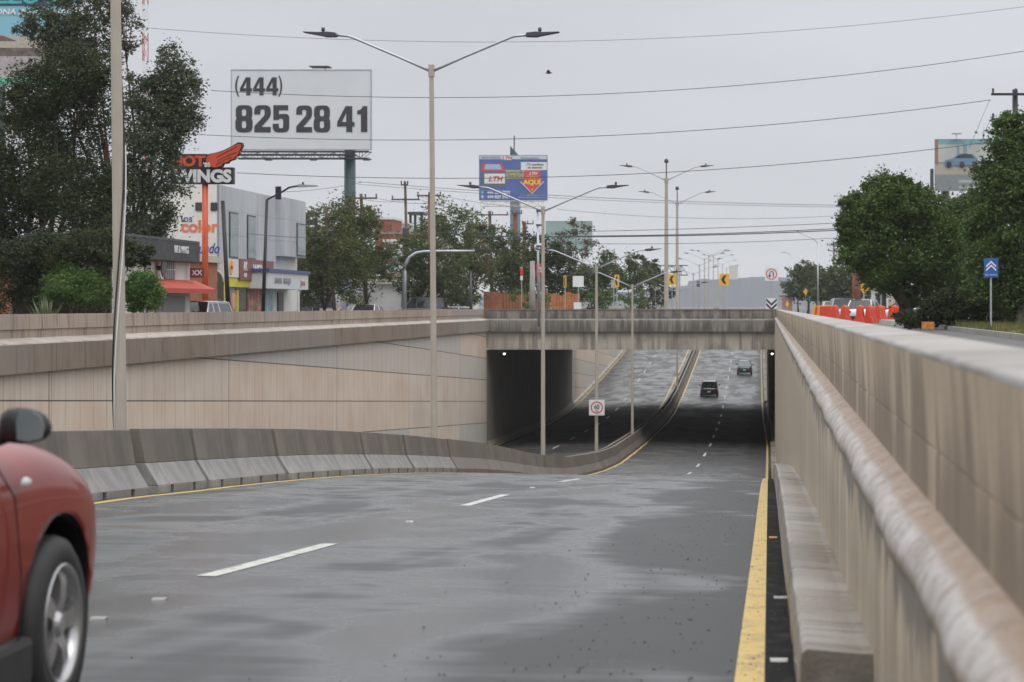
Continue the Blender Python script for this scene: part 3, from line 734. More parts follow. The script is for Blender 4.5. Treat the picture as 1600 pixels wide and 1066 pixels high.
# mid-ground trees on the left
MT = [
 ("mixed green and brown tree behind the blue-roofed shop, left of the teal column", 505, 152, [(480, 395, 42, 50), (520, 370, 40, 40), (500, 440, 45, 35), (545, 420, 35, 45)], m_lf_olive, 1),
 ("yellowish green tree spreading round the foot of the teal billboard column", 575, 160, [(560, 345, 40, 35), (592, 405, 34, 26), (560, 410, 45, 40), (545, 360, 38, 40)], m_lf_olive, 2),
 ("half dry brown tree beside the leaning transformer pole", 470, 158, [(478, 430, 35, 40), (495, 405, 35, 26)], m_lf_dry, 3),
 ("dense dark green round tree on the skyline between the brown pole and the blue billboard", 715, 230, [(705, 345, 45, 32), (680, 370, 40, 30), (728, 375, 30, 35)], m_lf_ficus, 4),
 ("leafy green tree standing behind the curved signal mast", 660, 172, [(655, 425, 38, 32), (690, 410, 38, 35), (640, 395, 35, 25), (670, 450, 30, 25), (705, 440, 26, 34)], m_lf_mid, 5),
 ("tree with a brown dry patch, left of the rusty sheet fence", 735, 190, [(725, 430, 32, 38), (745, 400, 26, 35), (722, 462, 26, 22)], m_lf_olive, 6),
 ("dark tree growing behind the rusty sheet fence, left of its poles", 790, 200, [(775, 420, 32, 42), (805, 400, 36, 35), (800, 440, 40, 32), (770, 370, 26, 22)], m_lf_mid, 7),
 ("dark tree behind the rusty fence and the third lamp post", 850, 205, [(845, 400, 36, 36), (870, 430, 36, 40), (835, 440, 34, 34)], m_lf_dark, 8),
 ("thin pale tree standing in front of the faded green billboard frame", 900, 240, [(897, 375, 26, 26), (885, 395, 28, 22), (910, 400, 26, 22), (900, 350, 15, 12)], m_lf_dry, 9),
 ("dark green tree between the fourth lamp post and the yellow chevron signs", 930, 215, [(925, 440, 34, 38), (950, 425, 30, 30), (905, 455, 28, 26)], m_lf_mid, 10),
 ("green tree left of the tallest lamp with the camera ball", 985, 250, [(975, 430, 32, 30), (1000, 450, 32, 30), (990, 412, 24, 18)], m_lf_mid, 11),
 ("dark tree right behind the tallest lamp post, last of the left row", 1020, 285, [(1020, 425, 22, 24), (1030, 455, 24, 26), (1010, 405, 14, 12)], m_lf_dark, 12),
 ("green shrubby tree beyond the white wall building", 612, 205, [(600, 412, 30, 24), (625, 420, 30, 24), (640, 440, 26, 30)], m_lf_ficus, 13)]
for lab, bx, d, bl, m, sd in MT:
    k = 1 if d < 220 else .8
    tree(lab, (W(bx, 478, d).x, d, 0), [B(a, b_, d+rnd.uniform(-2, 2), rx, ry, int(1.75*rx*ry*k*(.55 if 'thin' in lab else 1))) for a, b_, rx, ry in bl], .0011*d*.72, m, m_bark, .16, "trees behind the left parapet", sd+20, split=.25)
# bush masses behind fence
t = leaf_mesh('shrubs', [B(x, 468+rnd.uniform(-4, 4), 186+rnd.uniform(-3, 20), 22, 14, 420) for x in (700, 730, 815, 840, 925, 950, 975, 1000)], .13, m_lf_ficus, None, 77); tag(t, "low green shrubs filling the ground behind the left parapet", "shrubs", kind='stuff')
# right-hand trees
d = 98
tree("big dense dark green ficus with a wide crown, right of the orange barriers", (W(1432, 478, d).x, d, .4),
     [B(1375, 340, d, 42, 50, 8000), B(1340, 325, d, 26, 26, 3000), B(1400, 320, d, 45, 40, 7500), B(1450, 340, d, 42, 40, 7000), B(1350, 390, d, 40, 34, 6000), B(1410, 400, d, 55, 45, 9500), B(1475, 390, d, 50, 55, 9000),
      B(1520, 380, d, 45, 50, 7500, 2), B(1380, 432, d, 42, 24, 3600), B(1450, 440, d, 50, 34, 5000), B(1325, 355, d, 16, 18, 1400), B(1505, 440, d, 45, 40, 5500, 2), B(1490, 345, d, 42, 38, 5500, 1), B(1530, 335, d, 30, 34, 3500, 3), B(1325, 316, d, 12, 10, 700), B(1372, 288, d, 20, 12, 1100), B(1410, 284, d, 22, 10, 1200), B(1440, 300, d, 18, 12, 900), B(1318, 375, d, 10, 12, 500), B(1330, 408, d, 12, 10, 500), B(1352, 292, d, 10, 8, 350), B(1340, 345, d+1, 30, 30, 2600)], .085, m_lf_ficus, m_bark, .22, seed=41, trunks=5, split=.2)
d = 90
tree("very tall dark tree filling the right edge of the view", (W(1590, 478, d).x, d, .4),
     [B(1600, 290, d, 52, 50, 8000), B(1580, 240, d, 36, 45, 5000), B(1560, 300, d, 40, 38, 5000), B(1600, 370, d, 62, 55, 10000), B(1545, 420, d, 42, 45, 6500), B(1600, 450, d, 55, 45, 8000), B(1570, 195, d, 18, 24, 1100), B(1540, 265, d, 16, 15, 700),
      B(1640, 300, d, 60, 90, 8000), B(1660, 420, d, 60, 70, 7000), B(1600, 205, d, 28, 30, 2000), B(1535, 350, d, 30, 26, 2500)], .085, m_lf_ficus, m_palebark, .2, seed=42, trunks=3, split=.2)
d = 92
tree("low dark bushy tree under the ficus, left of the blue sign", (W(1500, 478, d).x, d, .4), [B(1490, 480, d, 34, 24, 4500), B(1455, 488, d, 22, 18, 2200), B(1525, 478, d, 26, 30, 3500), B(1570, 480, d, 38, 26, 4200), B(1420, 498, d, 28, 10, 1800)], .08, m_lf_dark, m_bark, .1, seed=43, split=.2)
d = 330
tree("hazy round tree beyond the right parapet, right of the no entry chevrons", (W(1262, 478, d).x, d, .15), [B(1250, 445, d, 26, 26, 1900), B(1285, 450, d, 30, 26, 2300), B(1265, 430, d, 26, 16, 1200)], .3, m_lf_mid, m_bark, .2, seed=44)
d = 350
tree("thin leafless hazy tree above the farther right treetops", (W(1248, 478, d).x, d, .15), [B(1250, 415, d, 18, 14, 260), B(1238, 425, d, 12, 12, 160)], .22, m_lf_dry, m_bark, .16, seed=45)
d = 300
tree("hazy tree behind the brown post and diamond sign", (W(1310, 478, d).x, d, .15), [B(1300, 440, d, 26, 30, 2300), B(1325, 450, d, 26, 30, 2200), B(1368, 440, d, 30, 26, 2000)], .27, m_lf_mid, m_bark, .2, seed=46)

# ------------------------------------------------------------------ billboards
def lattice(s, a, b, h, r=.04, n=8):
    a = Vector(a); b = Vector(b); up = Vector((0, 0, h))
    s.tube([a, b], r, 6); s.tube([a+up, b+up], r, 6)
    for k in range(n):
        p = a.lerp(b, k/n); q = a.lerp(b, (k+1)/n); s.tube([p, q+up] if k % 2 else [p+up, q], r*.6, 5); s.tube([p, p+up], r*.6, 5)
def billboard(name, label, px0, px1, py0, py1, d, face, colx, colw, colm, foot=0.0, walk=True, th=.35):
    a = W(px0, py1, d); b = W(px1, py0, d); cx = W(colx, 478, d).x
    t = thing(name, label, 'billboard', (cx, d+.9, foot))
    MB().box(a.x, b.x, d, d+th, a.z, b.z).build('panel', face, t, True)
    fr = MB()
    k = (b.x-a.x)*.006
    for x0, x1, z0, z1 in ((a.x-k, a.x, a.z-k, b.z+k), (b.x, b.x+k, a.z-k, b.z+k), (a.x, b.x, b.z, b.z+k), (a.x, b.x, a.z-k, a.z)):
        fr.box(x0, x1, d-.04, d+th+.02, z0, z1)
    fr.build('frame', m_galv, t, True)
    MB().tube([(cx, d+.9, foot), (cx, d+.9, a.z+.4*(b.z-a.z))], colw/2, 16).build('column', colm, t, True, smooth=True)
    if walk:
        s = MB(); w_ = b.x-a.x
        lattice(s, (a.x+w_*.04, d-.9, a.z-.9), (b.x, d-.9, a.z-.9), .65, .05, 14)
        lattice(s, (a.x+w_*.04, d+.6, a.z-.9), (b.x, d+.6, a.z-.9), .65, .05, 14)
        s.box(a.x+w_*.05, b.x-w_*.1, d-.85, d+.4, a.z-.62, a.z-.50)
        s.build('catwalk', m_dsteel, t, True)
        for q in (.3, .62, 1.0):
            x = a.x+w_*q; MB().tube([(x, d-.9, a.z-.9), (x, d-1.9, a.z-1.15)], .05, 6).build('floodlight_arm', m_dsteel, t, True)
            MB().box(x-.3, x+.3, d-2.3, d-1.8, a.z-1.2, a.z-1.08).build('floodlight', m_dsteel, t, True)
    return t, a, b
t, a, b = billboard('billboard', "giant plain white billboard with a dark phone number, on a teal column", 362, 579, 110, 233, 216, plain("white vinyl", (.60, .62, .64), .5, var=.05, scale=.4), 544, 1.05, m_teal)
d = 216
for st, bx, bo in (("(", (367.5, 374, 118.5, 151), .0), (")", (435, 441, 118.5, 151), .0), ("444", (375, 435, 121, 149), .055), ("825", (368, 452, 164.5, 207), .06), ("28", (463, 516, 165, 207), .06), ("41", (527, 574, 166, 206.5), .06)):
    (heavy(st, *bx, d, .03, m_char, t) if bo else fit(st, *bx, d, .03, m_char, t, bold=.012))
def at(px, py, dd=.03): q = W(px, py, d); q.y -= dd; return q
s = MB(); q = W(499, 104, d); s.box(q.x-.9, q.x+.9, q.y-.2, q.y+1.4, q.z-.05, q.z+.05, ); 
o = s.build('top_light', m_dsteel, t, True)
MB().tube([(q.x+.5, d+.2, q.z-.6), (q.x+.5, d+.2, q.z)], .05, 6).build('top_light_post', m_dsteel, t, True)
# blue battery billboard
m_bbl = plain("billboard blue", (.065, .12, .34), .5, var=.10, scale=.3)
m_bpale = plain("billboard pale", (.50, .55, .62), .5, var=.05)
m_bred = plain("billboard red", (.55, .055, .06), .5, var=.08)
m_byel = plain("billboard yellow", (.75, .62, .05), .5, var=.08)
d = 370
t, a, b = billboard('billboard', "blue battery shop billboard with a red arrow reading AQUÍ", 749, 855, 243, 313, d, m_bbl, 804, 1.5, plain("blue grey steel", (.10, .16, .22), .5, var=.2), walk=False)
def quad(px0, px1, py0, py1, m, name, parent, dd=.02, th=.03):
    p = W(px0, py1, d); q = W(px1, py0, d)
    return MB().box(p.x, q.x, d-dd-th, d-dd, p.z, q.z).build(name, m, parent, True)
quad(749.5, 854.5, 243.5, 249, m_bpale, 'header_band', t)
quad(784, 800, 244, 250.5, m_signw, 'logo_patch', t, .06)
txt("LTH", .72, at(792, 247.3, .12), FACE, m_bred, t, sx=1.2, bold=.03, shear=.25)
txt("CENTRO DE SERVICIO", .36, at(767, 246.5, .08), FACE, m_ink, t, sx=.85); txt("Bater\u00edas y accesorios", .36, at(828, 246.8, .08), FACE, m_ink, t, sx=.95)
quad(814, 854.5, 253.5, 266, m_signw, 'speech_panel', t)
txt("\u00bfTe quedaste\nsin bater\u00eda?", .50, at(836, 259.5, .08), FACE, m_char, t, sx=1.05, bold=.01)
s = MB(); P2 = lambda x, y: (W(x, y, d).x, W(x, y, d).z)
s.prism([P2(819, 266), P2(844.5, 266), P2(844.5, 283), P2(850, 283), P2(831.5, 302), P2(813, 283), P2(819, 283)], 'y', d-.06, d-.02); s.build('arrow', m_bred, t, True)
s = MB(); s.tube([(*P2(813, 284)[:1], d-.08, P2(813, 284)[1]), (P2(831.5, 303)[0], d-.08, P2(831.5, 303)[1]), (P2(850, 284)[0], d-.08, P2(850, 284)[1])], .09, 5); s.build('arrow_outline', m_bpale, t, True)
txt("LTH", .62, at(833, 271.5, .1), FACE, m_signw, t, sx=1.1, bold=.03, shear=.25); txt("Encuentra tu\nservicio", .27, at(831.5, 277, .1), FACE, m_byel, t, sx=1.3)
txt("AQU\u00cd", 1.02, at(831.5, 285.3, .1), FACE, m_byel, t, sx=1.1, bold=.03)
txt("\u2193", .5, at(831.5, 296.5, .1), FACE, m_byel, t, bold=.02)
txt("SERVICIO A\nDOMICILIO\nGRATUITO", .52, at(804.5, 273, .08), FACE, m_byel, t, sx=1.1, bold=.02)
txt("444 254 7805", .66, at(779.5, 301, .08), FACE, m_signw, t, sx=1.0, bold=.035); txt("444 829 2904", .66, at(779.5, 308, .08), FACE, m_signw, t, sx=1.0, bold=.035)
quad(752, 755.5, 298, 303.5, plain("message green", (.15, .5, .55), .5), 'icon', t, .03); quad(752, 755.5, 305.5, 310, m_bpale, 'icon', t, .03)
txt("f  \u25cb  /llanterasnorte 01\nwww.refaccionesnorte.com", .40, at(833, 306.5, .08), FACE, m_bpale, t, sx=1.05)
# battery picture on the poster
quad(757, 789, 271.5, 287, m_signw, 'battery_label', t, .05); quad(752, 790, 268, 293, plain("battery grey", (.09, .12, .15), .5), 'battery_case', t, .02)
s = MB(); s.prism([P2(754, 255.5), P2(784, 255.5), P2(790, 268), P2(751, 268)], 'y', d-.06, d-.02); s.build('battery_top', m_bred, t, True)
s = MB(); s.prism([P2(759, 257), P2(781, 257), P2(784, 265), P2(756, 265)], 'y', d-.09, d-.06); s.build('battery_lid', plain("lid blue", (.30, .44, .62), .5), t, True)
txt("LTH", 1.1, at(774, 280, .12), FACE, m_bred, t, sx=1.1, bold=.03, shear=.25)
s = MB(); lattice(s, (a.x+.3, d-.6, a.z-1.0), (b.x-.3, d-.6, a.z-1.0), .8, .07, 10); s.build('catwalk', m_cream, t, True)
# teal pylon sign standing behind the blue billboard
d = 420
t = thing('pylon', "dark teal pointed pylon with a thin mast, rising behind the blue billboard", 'pylon', W(801, 478, d)*1.0)
t.location = (W(801, 478, d).x, d, 0)
s = MB(); s.prism([P2(797, 470), P2(812, 470), P2(812, 245), P2(797, 228)], 'y', d, d+1.2); s.build('tower', m_teal, t, True)
MB().tube([(W(803, 478, d).x, d+.5, W(803, 240, d).z), (W(803, 478, d).x, d+.5, W(803, 212, d).z)], .11, 6).build('mast', m_dsteel, t, True)
# top-left poster behind the dark tree
d = 180
t, a, b = billboard('billboard', "colourful blue and white billboard partly hidden behind the dark tree, top left corner", -150, 113, -60, 134, d, plain("poster sky blue", (.20, .42, .52), .5, var=.12, scale=.15), -10, 1.2, m_teal, walk=False)
quad(-150, 112.5, -59.5, 9, plain("poster navy", (.02, .05, .10), .5), 'header_band', t); txt("AMORAZZO 360", 1.5, at(-5, -4, .08), FACE, plain("poster teal", (.05, .38, .42), .5), t, sx=1.15, bold=.03)
txt("A 5 MINUTOS DE ZONA INDUSTRIAL", .58, at(-12, 19, .06), FACE, m_signw, t, sx=1.25, bold=.03, shear=.2)
quad(-150, 112.5, 57, 75, plain("poster cream", (.40, .36, .30), .5), 'house_wall', t, .03)
s = MB(); s.prism([P2(-150, 45), P2(5, 56), P2(26, 64), P2(-150, 64)], 'y', d-.09, d-.06); s.build('house_roof', plain("poster roof", (.16, .08, .06), .6), t, True)
quad(-150, 112.5, 75, 88, plain("poster dark windows", (.12, .09, .08), .5, var=.6, scale=2), 'house_windows', t, .04)
quad(-150, 112.5, 88, 122, plain("poster paving", (.33, .30, .30), .5, var=.35, scale=.8), 'paving', t, .03); quad(-150, 112.5, 122, 133.5, plain("poster green", (.12, .42, .30), .5), 'footer_band', t, .03)
# right billboard with a car picture
d = 240
t, a, b = billboard('billboard', "billboard showing a blue car on sand, rising behind the trees on the right", 1461, 1562, 218, 298, d, plain("poster sand", (.36, .32, .26), .5, var=.15, scale=.25), 1478, .9, m_dsteel, walk=False)
quad(1461.5, 1561.5, 218.5, 226, plain("poster teal sky", (.16, .33, .37), .5, var=.2), 'sky_band', t); quad(1461.5, 1561.5, 226, 254, plain("poster haze", (.44, .45, .42), .5, var=.15, scale=.4), 'background', t)
quad(1461.5, 1466, 218.5, 256, plain("poster rock", (.30, .16, .10), .5), 'rock', t, .03); quad(1461.5, 1561.5, 273, 298, plain("poster slate", (.20, .22, .22), .5, var=.15), 'footer_band', t)
for x0, x1, y0 in ((1495, 1499, 228), (1504.5, 1511, 219)): quad(x0, x1, y0, 250, plain("poster column", (.20, .29, .33), .5), 'column_picture', t, .03)
s = MB(); s.prism([P2(*q) for q in ((1476, 259), (1476, 251), (1490, 247), (1497, 241), (1506, 239.5), (1520, 241), (1527, 248), (1527, 257), (1520, 259))][::-1], 'y', d-.10, d-.06); s.build('car_picture', plain("poster car blue", (.12, .22, .32), .4), t, True)
s = MB(); s.prism([P2(*q) for q in ((1492, 247), (1499, 242), (1506, 240.7), (1518, 242), (1522, 247))][::-1], 'y', d-.13, d-.10); s.build('car_window', m_glass, t, True)
for x in (1482.5, 1503, 1523): 
    q = W(x, 257.5, d); s = MB(); s.prism([(q.x+.27*math.cos(k*.4), q.z+.33*math.sin(k*.4)) for k in range(16)], 'y', d-.14, d-.10); s.build('car_wheel', m_char, t, True)
s = MB(); s.prism([P2(*q) for q in ((1531, 258), (1532, 248), (1540, 246), (1552, 252), (1556, 259))][::-1], 'y', d-.10, d-.06); s.build('second_car_picture', plain("poster car pale", (.36, .40, .45), .4), t, True)
fit("GENERACI\u00d3N T CALLE", 1497, 1553, 280, 285.5, d, .05, m_bpale, t, bold=.01); fit("MOTOR NUEVO", 1498, 1530, 291, 296, d, .05, m_bpale, t, bold=.01)
q = W(1494, 210, d); MB().box(q.x-.5, q.x+.5, d-1, d-.2, q.z-.03, q.z+.06).build('top_light', m_galv, t, True); MB().tube([(q.x, d-.5, q.z), (q.x, d+.2, q.z-.55)], .03, 5).build('light_arm', m_galv, t, True)
p0 = W(1456, 478, 235); tag(MB().box(p0.x-.17, p0.x+.17, 234.8, 235.2, 0, W(1456, 264, 235).z).build('steel_post', m_dsteel), "square dark steel post just left of the car billboard", "post")
# faded billboard frame far behind thin tree, and overhead gantry
d = 430
t, a, b = billboard('billboard', "faded pale green billboard frame behind the thin pale tree", 853, 925, 346, 392, d, plain("faded green panel", (.26, .36, .34), .6, var=.12, scale=.2), 890, .9, m_teal, walk=False)
d = 420
t = thing('sign_gantry', "grey overhead lattice sign gantry left of the second camera lamp", 'gantry', W(1005, 478, d)); t.location.z = 0
s = MB(); lattice(s, W(1000, 430, d), W(1075, 430, d), (431-416)*d/F, .09, 7); s.build('truss', m_dsteel, t, True)
MB().tube([(W(1003, 478, d).x, d, 0), W(1003, 416, d)], .22, 8).build('post', m_galv, t, True); quad(1008, 1022, 417, 446, m_galv, 'sign_back', t, .2, .1); MB().tube([(W(1062, 478, d).x, d, 0), W(1062, 416, d)], .12, 8).build('post', m_galv, t, True)

# ------------------------------------------------------------------ hot wings pylon sign
d = 104
t = thing('pylon_sign', "black and red winged restaurant sign on an orange post, half hidden by the tree", 'sign', (W(320.5, 478, d).x, d, 0))
MB().tube([(W(320.5, 0, d).x, d, 0), (W(320.5, 0, d).x, d, W(0, 262, d).z)], .135, 16).build('post', m_orange, t, True, smooth=True)
p = W(268, 288, d); q = W(366, 262, d)
MB().box(p.x, q.x, d-.22, d-.02+.2, p.z, q.z).build('lower_box', m_black, t, True, bevel=.02)
p = W(258, 264, d); q = W(325, 241, d); MB().box(p.x, q.x, d-.20, d+.16, p.z, q.z).build('upper_box', m_black, t, True, bevel=.02)
m_wing = plain("sign orange red", (.62, .085, .04), .4, var=.08)
wing = [(322, 258), (323, 246), (329, 241), (340, 239), (352, 235), (364, 229), (374, 223), (380, 223.5), (381, 228), (378, 234), (375.5, 237), (377, 240), (373, 244), (369.5, 245), (369, 249), (364, 251), (360.5, 252), (357, 256), (351, 256), (348, 262), (338, 265), (330, 264), (325, 262)]
P3 = lambda x, y: (W(x, y, d).x, W(x, y, d).z)
cx = sum(a for a, _ in wing)/len(wing); cy = sum(b for _, b in wing)/len(wing)
MB().prism([P3(*q) for q in wing][::-1], 'y', d-.24, d+.10).build('wing_back', m_black, t, True)
MB().prism([P3(cx+(a-cx)*.93, cy+(b-cy)*.86) for a, b in wing][::-1], 'y', d-.29, d-.24).build('wing', m_wing, t, True)
s = MB()
for l in (((340, 247), (362, 235), (374, 229)), ((342, 252), (362, 242), (372, 239)), ((340, 258), (356, 249), (364, 247))):
    s.tube([(P3(*q)[0], d-.30, P3(*q)[1]) for q in l], .013, 5)
s.build('feather_lines', m_black, t, True)
fit("HOT", 270, 323, 243.5, 261, d, .215, m_wing, t, bold=.05); fit("WINGS", 273, 363.5, 265, 286, d, .235, m_signw, t, bold=.05); fit("'85", 320.5, 331.5, 254.5, 262, d, .34, m_signw, t, bold=.03)

# ------------------------------------------------------------------ buildings on the left
# white-walled shop with grey clad upper storey: end wall faces the camera, street front faces the road
XF = -27.0; ya, yb = 114.0, 133.5; zt = W(345, 290, 114.9).z
bt = thing('shop_building', "two-storey shop with grey metal cladding, white end wall and ground-floor shops", 'building', (XF, ya, 0))
MB().box(XF-9, XF-.02, ya+.02, yb, 0, zt-.06).build('wall', m_white, bt, True)
e_ = MB().box(XF-9.02, XF+.02, ya-.15, ya, 0, zt+.12).build('end_wall', m_white, bt, True)
# cladding panels on street front
n_ = NT("panel cladding"); x, y, z = n_.xyz(); cf = n_.mix(n_.rng(n_.noise((.5, .5, .2), 4), .35, .65), (.38, .40, .43), (.48, .50, .53))
ln = n_.math('MAXIMUM', n_.line(y, 1.22, .03), n_.line(z, 1.22, .03)); cf = n_.mix(n_.math('MULTIPLY', ln, .45), cf, (.10, .11, .13))
cf = n_.mix(n_.rng(n_.noise((3, 3, .25), 3), .55, .75, 0, .35), cf, (.12, .12, .12)); m_clad = n_.out(cf, .45, .1, .5)
zc0 = 3.72
for nm, y0, y1, x1, z0 in (('cladding', ya+.01, ya+13.2, XF+.10, zc0), ('cladding', ya+13.2, yb-.4, XF+.55, zc0+.35)):
    MB().box(XF-.01, x1, y0, y1, z0, zt).build(nm, m_clad, bt, True)
for y0, y1, hz0, hz1 in ((116.2, 117.9, zc0+.1, zc0+2.25), (120.2, 121.9, zc0+.1, zc0+2.25), (130.6, 132.8, zc0+.5, zc0+2.2)):
    xo = XF+.10 if y0 < 127 else XF+.55
    f = MB().box(xo, xo+.05, y0-.08, y1+.08, hz0-.08, hz1+.08).build('window', m_dsteel, bt, True)
    MB().box(xo+.05, xo+.06, y0, y1, hz0, hz1).build('pane', m_glassg, f, True)
# ground floor
MB().box(XF, XF+.25, ya+.3, ya+11.6, zc0-.95, zc0-.02).build('fascia', m_white, bt, True)
MB().box(XF+.25, XF+.33, ya+3.6, ya+11.5, zc0-1.05, zc0+.02).build('shop_sign', plain("brown red sign", (.20, .07, .055), .5), bt, True)
txt("AK", .62, (XF+.345, ya+4.7, zc0-.38), EAST, m_signw, bt, sx=1.0, bold=.03); txt("ALAS", .28, (XF+.345, ya+4.7, zc0-.82), EAST, m_signw, bt, bold=.03); txt("WOW..", .80, (XF+.345, ya+8.2, zc0-.55), EAST, m_signw, bt, sx=1.25, bold=.03)
MB().lathe([(0, .02), (.36, .02), (.38, 0)], 20, Matrix.Translation((XF+.26, ya+1.9, zc0-.46)) @ Matrix.Rotation(R(90), 4, 'Y')).build('round_sign', plain("round sign orange", (.75, .32, .03), .5), bt, True)
txt("SOL", .22, (XF+.30, ya+1.9, zc0-.46), EAST, m_signr, bt, bold=.03)
m_yf = plain("yellow shopfront paint", (.58, .50, .05), .6, var=.15)
zb_ = zc0-.97
for y0, y1, z0, z1 in ((ya+.4, ya+.9, 0, zb_), (ya+.9, ya+7.2, zb_-.45, zb_), (ya+3.6, ya+3.8, 0, zb_-.62)): MB().box(XF, XF+.20, y0, y1, z0, z1).build('shopfront', m_yf, bt, True)
MB().box(XF, XF+.06, ya+.9, ya+3.6, 0, zb_-.46).build('roller_door', plain("roller door", (.22, .21, .20), .5, scale=9), bt, True); MB().box(XF, XF+.05, ya+3.8, ya+6.4, 0, zb_-.46).build('doorway', m_glass, bt, True)
MB().box(XF, XF+.12, ya+6.4, ya+9.6, 0, zb_-.1).build('menu_poster', plain("busy menu poster", (.42, .20, .13), .6, var=.8, scale=2.2, detail=6), bt, True)
MB().lathe([(0, .02), (.42, .02), (.42, 0)], 20, Matrix.Translation((XF+.30, ya+2.2, zb_-1.15)) @ Matrix.Rotation(R(90), 4, 'Y')).build('round_sign', plain("pink disc", (.62, .25, .18), .5), bt, True)
MB().box(XF, XF+1.15, 120.2, 130.8, 2.25, 3.10).build('fascia', plain("white fascia", (.56, .58, .60), .5, var=.06), bt, True)
MB().box(XF-.1, XF+1.25, 120.1, 130.9, 3.10, 3.28).build('eave', plain("blue trim", (.05, .08, .2), .5), bt, True)
txt("PINTURA   HERRAJES", .44, (XF+1.17, 123.9, 2.66), EAST, m_galv, bt, sx=1.0, bold=.01); txt("Jersan", .50, (XF+1.17, 129.2, 2.62), EAST, plain("faded red letters", (.5, .2, .18), .5), bt, bold=.01)
for k, (y0, y1, m) in enumerate(((121.6, 122.8, m_galv), (124.6, 126.6, plain("pale blue poster", (.25, .42, .50), .5, var=.4)), (128, 129.4, m_dsteel))):
    MB().box(XF, XF+.06, y0, y1, 0, 2.1).build('shop_window', m, bt, True)
MB().box(XF-.3, XF+.04, yb+.02, yb+.4, 0, 2.2).build('corner_wall', m_white, bt, True)
# end wall details
dd = 113.85
for px in (311, 335): 
    p = W(px, 323, dd); MB().box(p.x-.17, p.x+.17, dd-.06, dd-.005, p.z-.20, p.z+.20).build('vent_window', m_glass, bt, True)
fit("color", 283, 341.5, 344, 363.5, dd, .02, plain("faded orange letters", (.60, .16, .08), .6), bt, bold=.03); txt("los", .5, W(292, 342, dd)+Vector((0, -.02, 0)), FACE, plain("blue letters", (.04, .06, .3), .6), bt)
fit("mundo", 298, 343.5, 380, 396, dd, .02, bpy.data.materials["blue letters"], bt, bold=.01, shear=.3); fit("por ...", 300, 339, 400, 410, dd, .02, bpy.data.materials["blue letters"], bt, bold=.0, shear=.3)
s = MB(); p = W(330, 440, dd); arch = [(p.x+.62*math.cos(a), p.z+.62*math.sin(a)) for a in np.linspace(0, math.pi, 12)]
s.prism([(p.x+.62, 0)]+arch+[(p.x-.62, 0)], 'y', dd-.02, dd-.005); s.build('arch_opening', plain("shaded passage", (.10, .085, .07), .8), bt, True)
s = MB(); s.tube([(a_, dd-.03, b_) for a_, b_ in arch], .05, 6); s.build('arch_trim', m_cream, bt, True)
MB().box(XF-9.1, XF-.3, ya-.9, ya-.16, W(0, 448, dd).z, W(0, 441, dd).z).build('awning', m_cream, bt, True)
for k in range(3): MB().box(XF-2-.5*k*3, XF-1.6-.5*k*3, ya+2+k, ya+2.5+k, zt-.06, zt+.5).build('roof_vent', m_galv, bt, True)
# grill with black canopy
x0 = -24.3; ya2, yb2 = 86.0, 97.8
bt = thing('restaurant', "low white restaurant with a black canopy sign and red awning beside the orange post", 'building', (x0, ya2, 0))
MB().box(x0-3.5, x0, ya2+.2, yb2, 0, 3.5).build('wall', m_white, bt, True)
MB().box(x0-3.6, x0-.0, ya2, ya2+.19, 0, 3.45).build('side_wall', plain("dark brown side wall", (.07, .045, .035), .8, var=.4), bt, True)
MB().box(x0-3.4, x0+.42, ya2+.6, yb2, 3.14, 4.05).build('canopy', plain("black canopy", (.020, .020, .023), .5, var=.2), bt, True, bevel=.03)
MB().box(x0+.42, x0+.45, ya2+.7, yb2-.1, 3.95, 4.0).build('canopy_trim', m_dsteel, bt, True)
txt("BBE & WINGS", .40, (x0+.44, 94.7, 3.62), EAST, m_signw, bt, sx=.95, bold=.02)
MB().prism([(x0, 2.42), (x0+.9, 2.05), (x0+.9, 1.86), (x0, 1.9)], 'y', 89.5, 98.6).build('awning', plain("red brown awning", (.42, .06, .035), .7, var=.2), bt, True)
for y0, y1, z0, z1 in ((93.6, 95.2, 2.86, 3.13), (93.6, 95.2, 2.43, 2.80), (90.6, 91.5, 2.5, 3.1)):
    f = MB().box(x0, x0+.05, y0, y1, z0, z1).build('window', m_dsteel, bt, True)
    for k in range(5): MB().box(x0+.05, x0+.07, y0+.1+(y1-y0)/5*k, y0+.14+(y1-y0)/5*k, z0, z1).build('bar', m_signw, f, True)
MB().lathe([(0, .3), (.36, .3), (.36, .25), (.1, .2), (.1, 0)], 20, Matrix.Translation((x0, 92.5, 2.85)) @ Matrix.Rotation(R(90), 4, 'Y')).build('extractor_fan', m_dsteel, bt, True, smooth=False)
MB().box(x0, x0+.05, 92.2, 96.8, 0, 1.75).build('roller_door', plain("grey roller door", (.20, .20, .21), .5, scale=8), bt, True)
MB().box(x0+.15, x0+.75, yb2-.6, yb2-.5, 2.52, 2.92).build('hanging_sign', plain("dull red sign", (.20, .04, .04), .5), bt, True)
txt("XX", .30, (x0+.45, yb2-.61, 2.72), FACE, m_signw, bt, bold=.02)
# orange/brown building hidden behind the trees
t = thing('building', "orange and brown low building half hidden behind the dark tree", 'building', (-29, 100, 0))
MB().box(-40, -26.5, 104, 112, 0, 3.4).build('wall', plain("terracotta wall", (.32, .12, .06), .8, var=.3), t, True); MB().box(-40.2, -26.3, 103.8, 112.2, 3.4, 3.7).build('roof_edge', m_cream, t, True)
for k in range(3): MB().box(-37+3.4*k, -35.4+3.4*k, 103.95, 103.99, 1, 2.6).build('window', m_glass, t, True)
